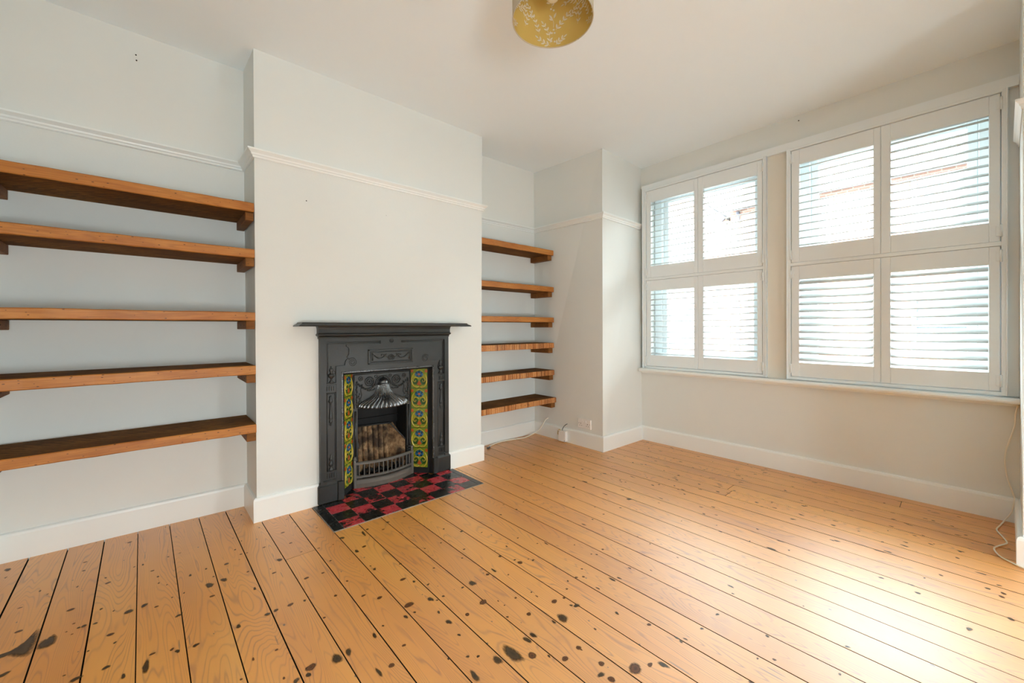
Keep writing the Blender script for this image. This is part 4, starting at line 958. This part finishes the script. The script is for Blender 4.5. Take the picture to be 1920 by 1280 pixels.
m = MB(); m.tube([(wx+.004, 2.512, .168), (wx-.012, 2.516, .164), (wx-.030, 2.528, .146), (jx-.018, 2.540, .122), (jx-.016, 2.546, .104)], .0032, 8); m.build('feed_wire', M['darkcable'], jb)
m = MB(); m.tube([(jx-.016, 2.560, .104), (jx-.022, 2.578, .112), (jx-.022, 2.592, .094), (jx-.020, 2.596, .066), (jx-.018, 2.584, .052), (jx-.016, 2.574, .056)], .0036, 8); m.build('earth_wire', M['brass'], jb)
def smooth(pts, n=6):
    P = [Vector(p) for p in pts]; out = []
    for i in range(len(P)-1):
        p0, p1, p2, p3 = P[max(i-1,0)], P[i], P[i+1], P[min(i+2, len(P)-1)]
        for k in range(n):
            t = k/n; out.append(.5*((2*p1)+(-p0+p2)*t+(2*p0-5*p1+4*p2-p3)*t*t+(-p0+3*p1-3*p2+p3)*t**3))
    return out + [P[-1]]
cb = thing('cable', 'pale cable lying along the skirting under the short shelves', 'cable', (2.55, 2.89, 0))
hx = wallx(2.76, .182)
m = MB(); m.tube(smooth([(hx+.004, 2.765, .183), (hx-.024, 2.775, .165), (hx-.045, 2.800, .110), (hx-.062, 2.845, .050), (2.80, 2.885, .014), (2.69, 2.872, .0065), (2.575, 2.898, .0065), (2.42, 2.915, .0065), (2.31, 2.895, .0065), (2.265, 2.872, .0065), (2.222, 2.842, .0075)]), .0052, 8)
m.tube(smooth([(2.60, 2.905, .006), (2.48, 2.918, .006), (2.36, 2.912, .006), (2.295, 2.888, .006), (2.245, 2.848, .007)]), .0042, 8); m.build('cable_sheath', M['cable'], cb)
m = MB()
for (x, y, dx, dy) in ((2.222, 2.842, -.020, -.016), (2.245, 2.848, -.022, -.018)): m.tube([(x, y, .0085), (x+dx*.5, y+dy*.5, .0085), (x+dx, y+dy, .0085)], [.0065, .0075, .005], 8)
m.build('cable_plug', M['darkcable'], cb)
cr = thing('cable', 'thin cream cable dropping from the sill and curling on the floor', 'cable', (3.53, -.17, 0))
WXS = 3.526
m = MB(); m.tube(smooth([(3.505, -.198, .650), (WXS-.002, -.190, .60), (WXS-.001, -.186, .527), (WXS, -.155, .372), (WXS, -.160, .255), (WXS-.003, -.184, .150), (WXS-.024, -.186, .126), (3.502, -.176, .060), (3.49, -.152, .012), (3.40, -.132, .0055), (3.315, -.117, .0055), (3.230, -.132, .0055), (3.152, -.144, .0055), (3.085, -.118, .0055), (3.035, -.100, .0055), (2.985, -.102, .0055), (2.938, -.117, .0055), (2.915, -.136, .0055), (2.875, -.175, .0055), (2.83, -.24, .0055)]), .0034, 8)
m.build('cable_sheath', M['cable'], cr)

# ------------------------------------------------------------------ the street outside
GZ = -.55
m = MB(); m.box(3.87, 40, -30, 30, GZ-.3, GZ); struct(m.build('street', M['asphalt']), 'pale street and pavement outside the windows', 'street')
def house(y0, y1, x0, eave, ridge, gable, label):
    t = thing('house', label, 'house', (x0, (y0+y1)/2, GZ), 'houses across the street')
    m = MB(); m.box(x0, x0+8, y0, y1, GZ, eave)
    if gable: m.prism([(x0, y0, eave), (x0, y1, eave), (x0, (y0+y1)/2, ridge)], [(x0+8, y0, eave), (x0+8, y1, eave), (x0+8, (y0+y1)/2, ridge)])
    m.build('brick_wall', M['brickwall'], t)
    m = MB()
    if gable:
        ym = (y0+y1)/2; k = .0
        for a, b in ((y0-k, ym), (y1+k, ym)):
            za = eave - .12
            m.prism([(x0-.25, a, za), (x0-.25, b, ridge+.04), (x0+8, b, ridge+.04), (x0+8, a, za)], [(x0-.25, a, za+.10), (x0-.25, b, ridge+.16), (x0+8, b, ridge+.16), (x0+8, a, za+.10)])
    else:
        m.prism([(x0-.3, y0, eave-.08), (x0-.3, y1, eave-.08), (x0+4, y1, ridge), (x0+4, y0, ridge)], [(x0-.3, y0, eave+.04), (x0-.3, y1, eave+.04), (x0+4, y1, ridge+.12), (x0+4, y0, ridge+.12)])
        m.prism([(x0+8.3, y0, eave-.08), (x0+8.3, y1, eave-.08), (x0+4, y1, ridge), (x0+4, y0, ridge)], [(x0+8.3, y0, eave+.04), (x0+8.3, y1, eave+.04), (x0+4, y1, ridge+.12), (x0+4, y0, ridge+.12)])
    m.build('roof', M['rooftile'], t)
    m = MB()
    if gable:
        ym = (y0+y1)/2
        for a in (y0+.08, y1-.08): m.tube([(x0-.27, a, eave-.1), (x0-.27, ym, ridge+.08)], .09, 6)
    else: m.tube([(x0-.36, y0, eave-.06), (x0-.36, y1, eave-.06)], .07, 8)
    m.tube([(x0-.08, y1-.25, GZ), (x0-.08, y1-.25, eave-.1)], .05, 8)
    m.build('gutter', M['gutter'], t)
    for zz in (.35, 3.0):
        for yy in ((y0*.72+y1*.28), (y0*.30+y1*.70)):
            f = MB(); w, h = .62, 1.55
            for (a, b, c_, d_) in ((yy-w, yy+w, zz, zz+.09), (yy-w, yy+w, zz+h-.09, zz+h), (yy-w, yy-w+.09, zz+.09, zz+h-.09), (yy+w-.09, yy+w, zz+.09, zz+h-.09), (yy-w+.09, yy+w-.09, zz+h/2-.04, zz+h/2+.04)): f.box(x0-.06, x0+.02, a, b, c_, d_)
            fo = f.build('window', M['hwhite'], t); f = MB(); f.box(x0-.02, x0+.01, yy-w+.05, yy+w-.05, zz+.05, zz+h-.05); f.build('pane', M['dpane'], fo)
house(4.90, 10.90, 13.5, 4.55, 6.9, True, 'gabled brick house across the street seen through the first shutters')
house(-1.60, 4.89, 13.5, 4.75, 7.4, False, 'brick house with wide tiled roof across the street')
house(-7.4, -1.61, 13.5, 4.6, 7.0, False, 'brick house at the far right across the street')
house(10.95, 17.0, 13.5, 4.7, 7.2, False, 'brick house at the far left across the street')

# ------------------------------------------------------------------ daylight
w = bpy.data.worlds.new('overcast_sky'); bpy.context.scene.world = w; w.use_nodes = True
bgn = w.node_tree.nodes['Background']; bgn.inputs[0].default_value = (.87, .965, 1.0, 1); bgn.inputs[1].default_value = SKY
def portal(loc, rot, sx_, sy_):
    l = bpy.data.lights.new('sky_portal', 'AREA'); l.shape = 'RECTANGLE'; l.size = sx_; l.size_y = sy_; l.cycles.is_portal = True
    o = bpy.data.objects.new('sky_portal', l); o.location = loc; o.rotation_euler = rot; C.objects.link(o)
portal((3.88, 1.545, 1.55), (0, PI/2, 0), 1.8, 1.1); portal((3.88, .36, 1.55), (0, PI/2, 0), 1.8, 1.1)
for (a_, b_, c_, d_) in OPN: portal(((a_+b_)/2, -1.36, (c_+d_)/2), (PI/2, 0, 0), b_-a_, d_-c_)
if LW0 > -1.0: portal((-.76, (LW0-1.0)/2, 1.07), (0, -PI/2, 0), 2.15, LW0+1.0)

# ------------------------------------------------------------------ camera
f_, yaw, pit, rol, dx, dy = 753.02, math.radians(41.7667), math.radians(-.2258), math.radians(-.2014), 3.7035, -21.872
fw = Vector((math.sin(yaw)*math.cos(pit), math.cos(yaw)*math.cos(pit), math.sin(pit))); rt = Vector((math.cos(yaw), -math.sin(yaw), 0)); up = rt.cross(fw)
rt, up = rt*math.cos(rol)+up*math.sin(rol), up*math.cos(rol)-rt*math.sin(rol)
cd = bpy.data.cameras.new('camera'); cam = bpy.data.objects.new('camera', cd); C.objects.link(cam)
from mathutils import Matrix
R = Matrix((rt, up, -fw)).transposed().to_4x4(); R.translation = Vector((0, 0, 1.08)); cam.matrix_world = R
cd.sensor_fit = 'HORIZONTAL'; cd.sensor_width = 36; cd.lens = f_/1920*36; cd.shift_x = -dx/1920; cd.shift_y = dy/1920*1.0; cd.clip_start = .01; cd.clip_end = 200
sc = bpy.context.scene; sc.camera = cam
sc.view_settings.view_transform = 'Standard'; sc.view_settings.look = 'None'; sc.view_settings.gamma = 1; sc.view_settings.use_curve_mapping = False; sc.view_settings.exposure = EXPO
cy = sc.cycles; cy.use_denoising = True
try: cy.denoiser = 'OPENIMAGEDENOISE'; cy.denoising_input_passes = 'RGB_ALBEDO_NORMAL'; cy.denoising_prefilter = 'ACCURATE'
except Exception: pass
cy.use_adaptive_sampling = True; cy.adaptive_threshold = .03
cy.max_bounces = 12; cy.diffuse_bounces = 7; cy.glossy_bounces = 4; cy.transparent_max_bounces = 12; cy.transmission_bounces = 4; cy.sample_clamp_indirect = 8; cy.caustics_reflective = False; cy.caustics_refractive = False
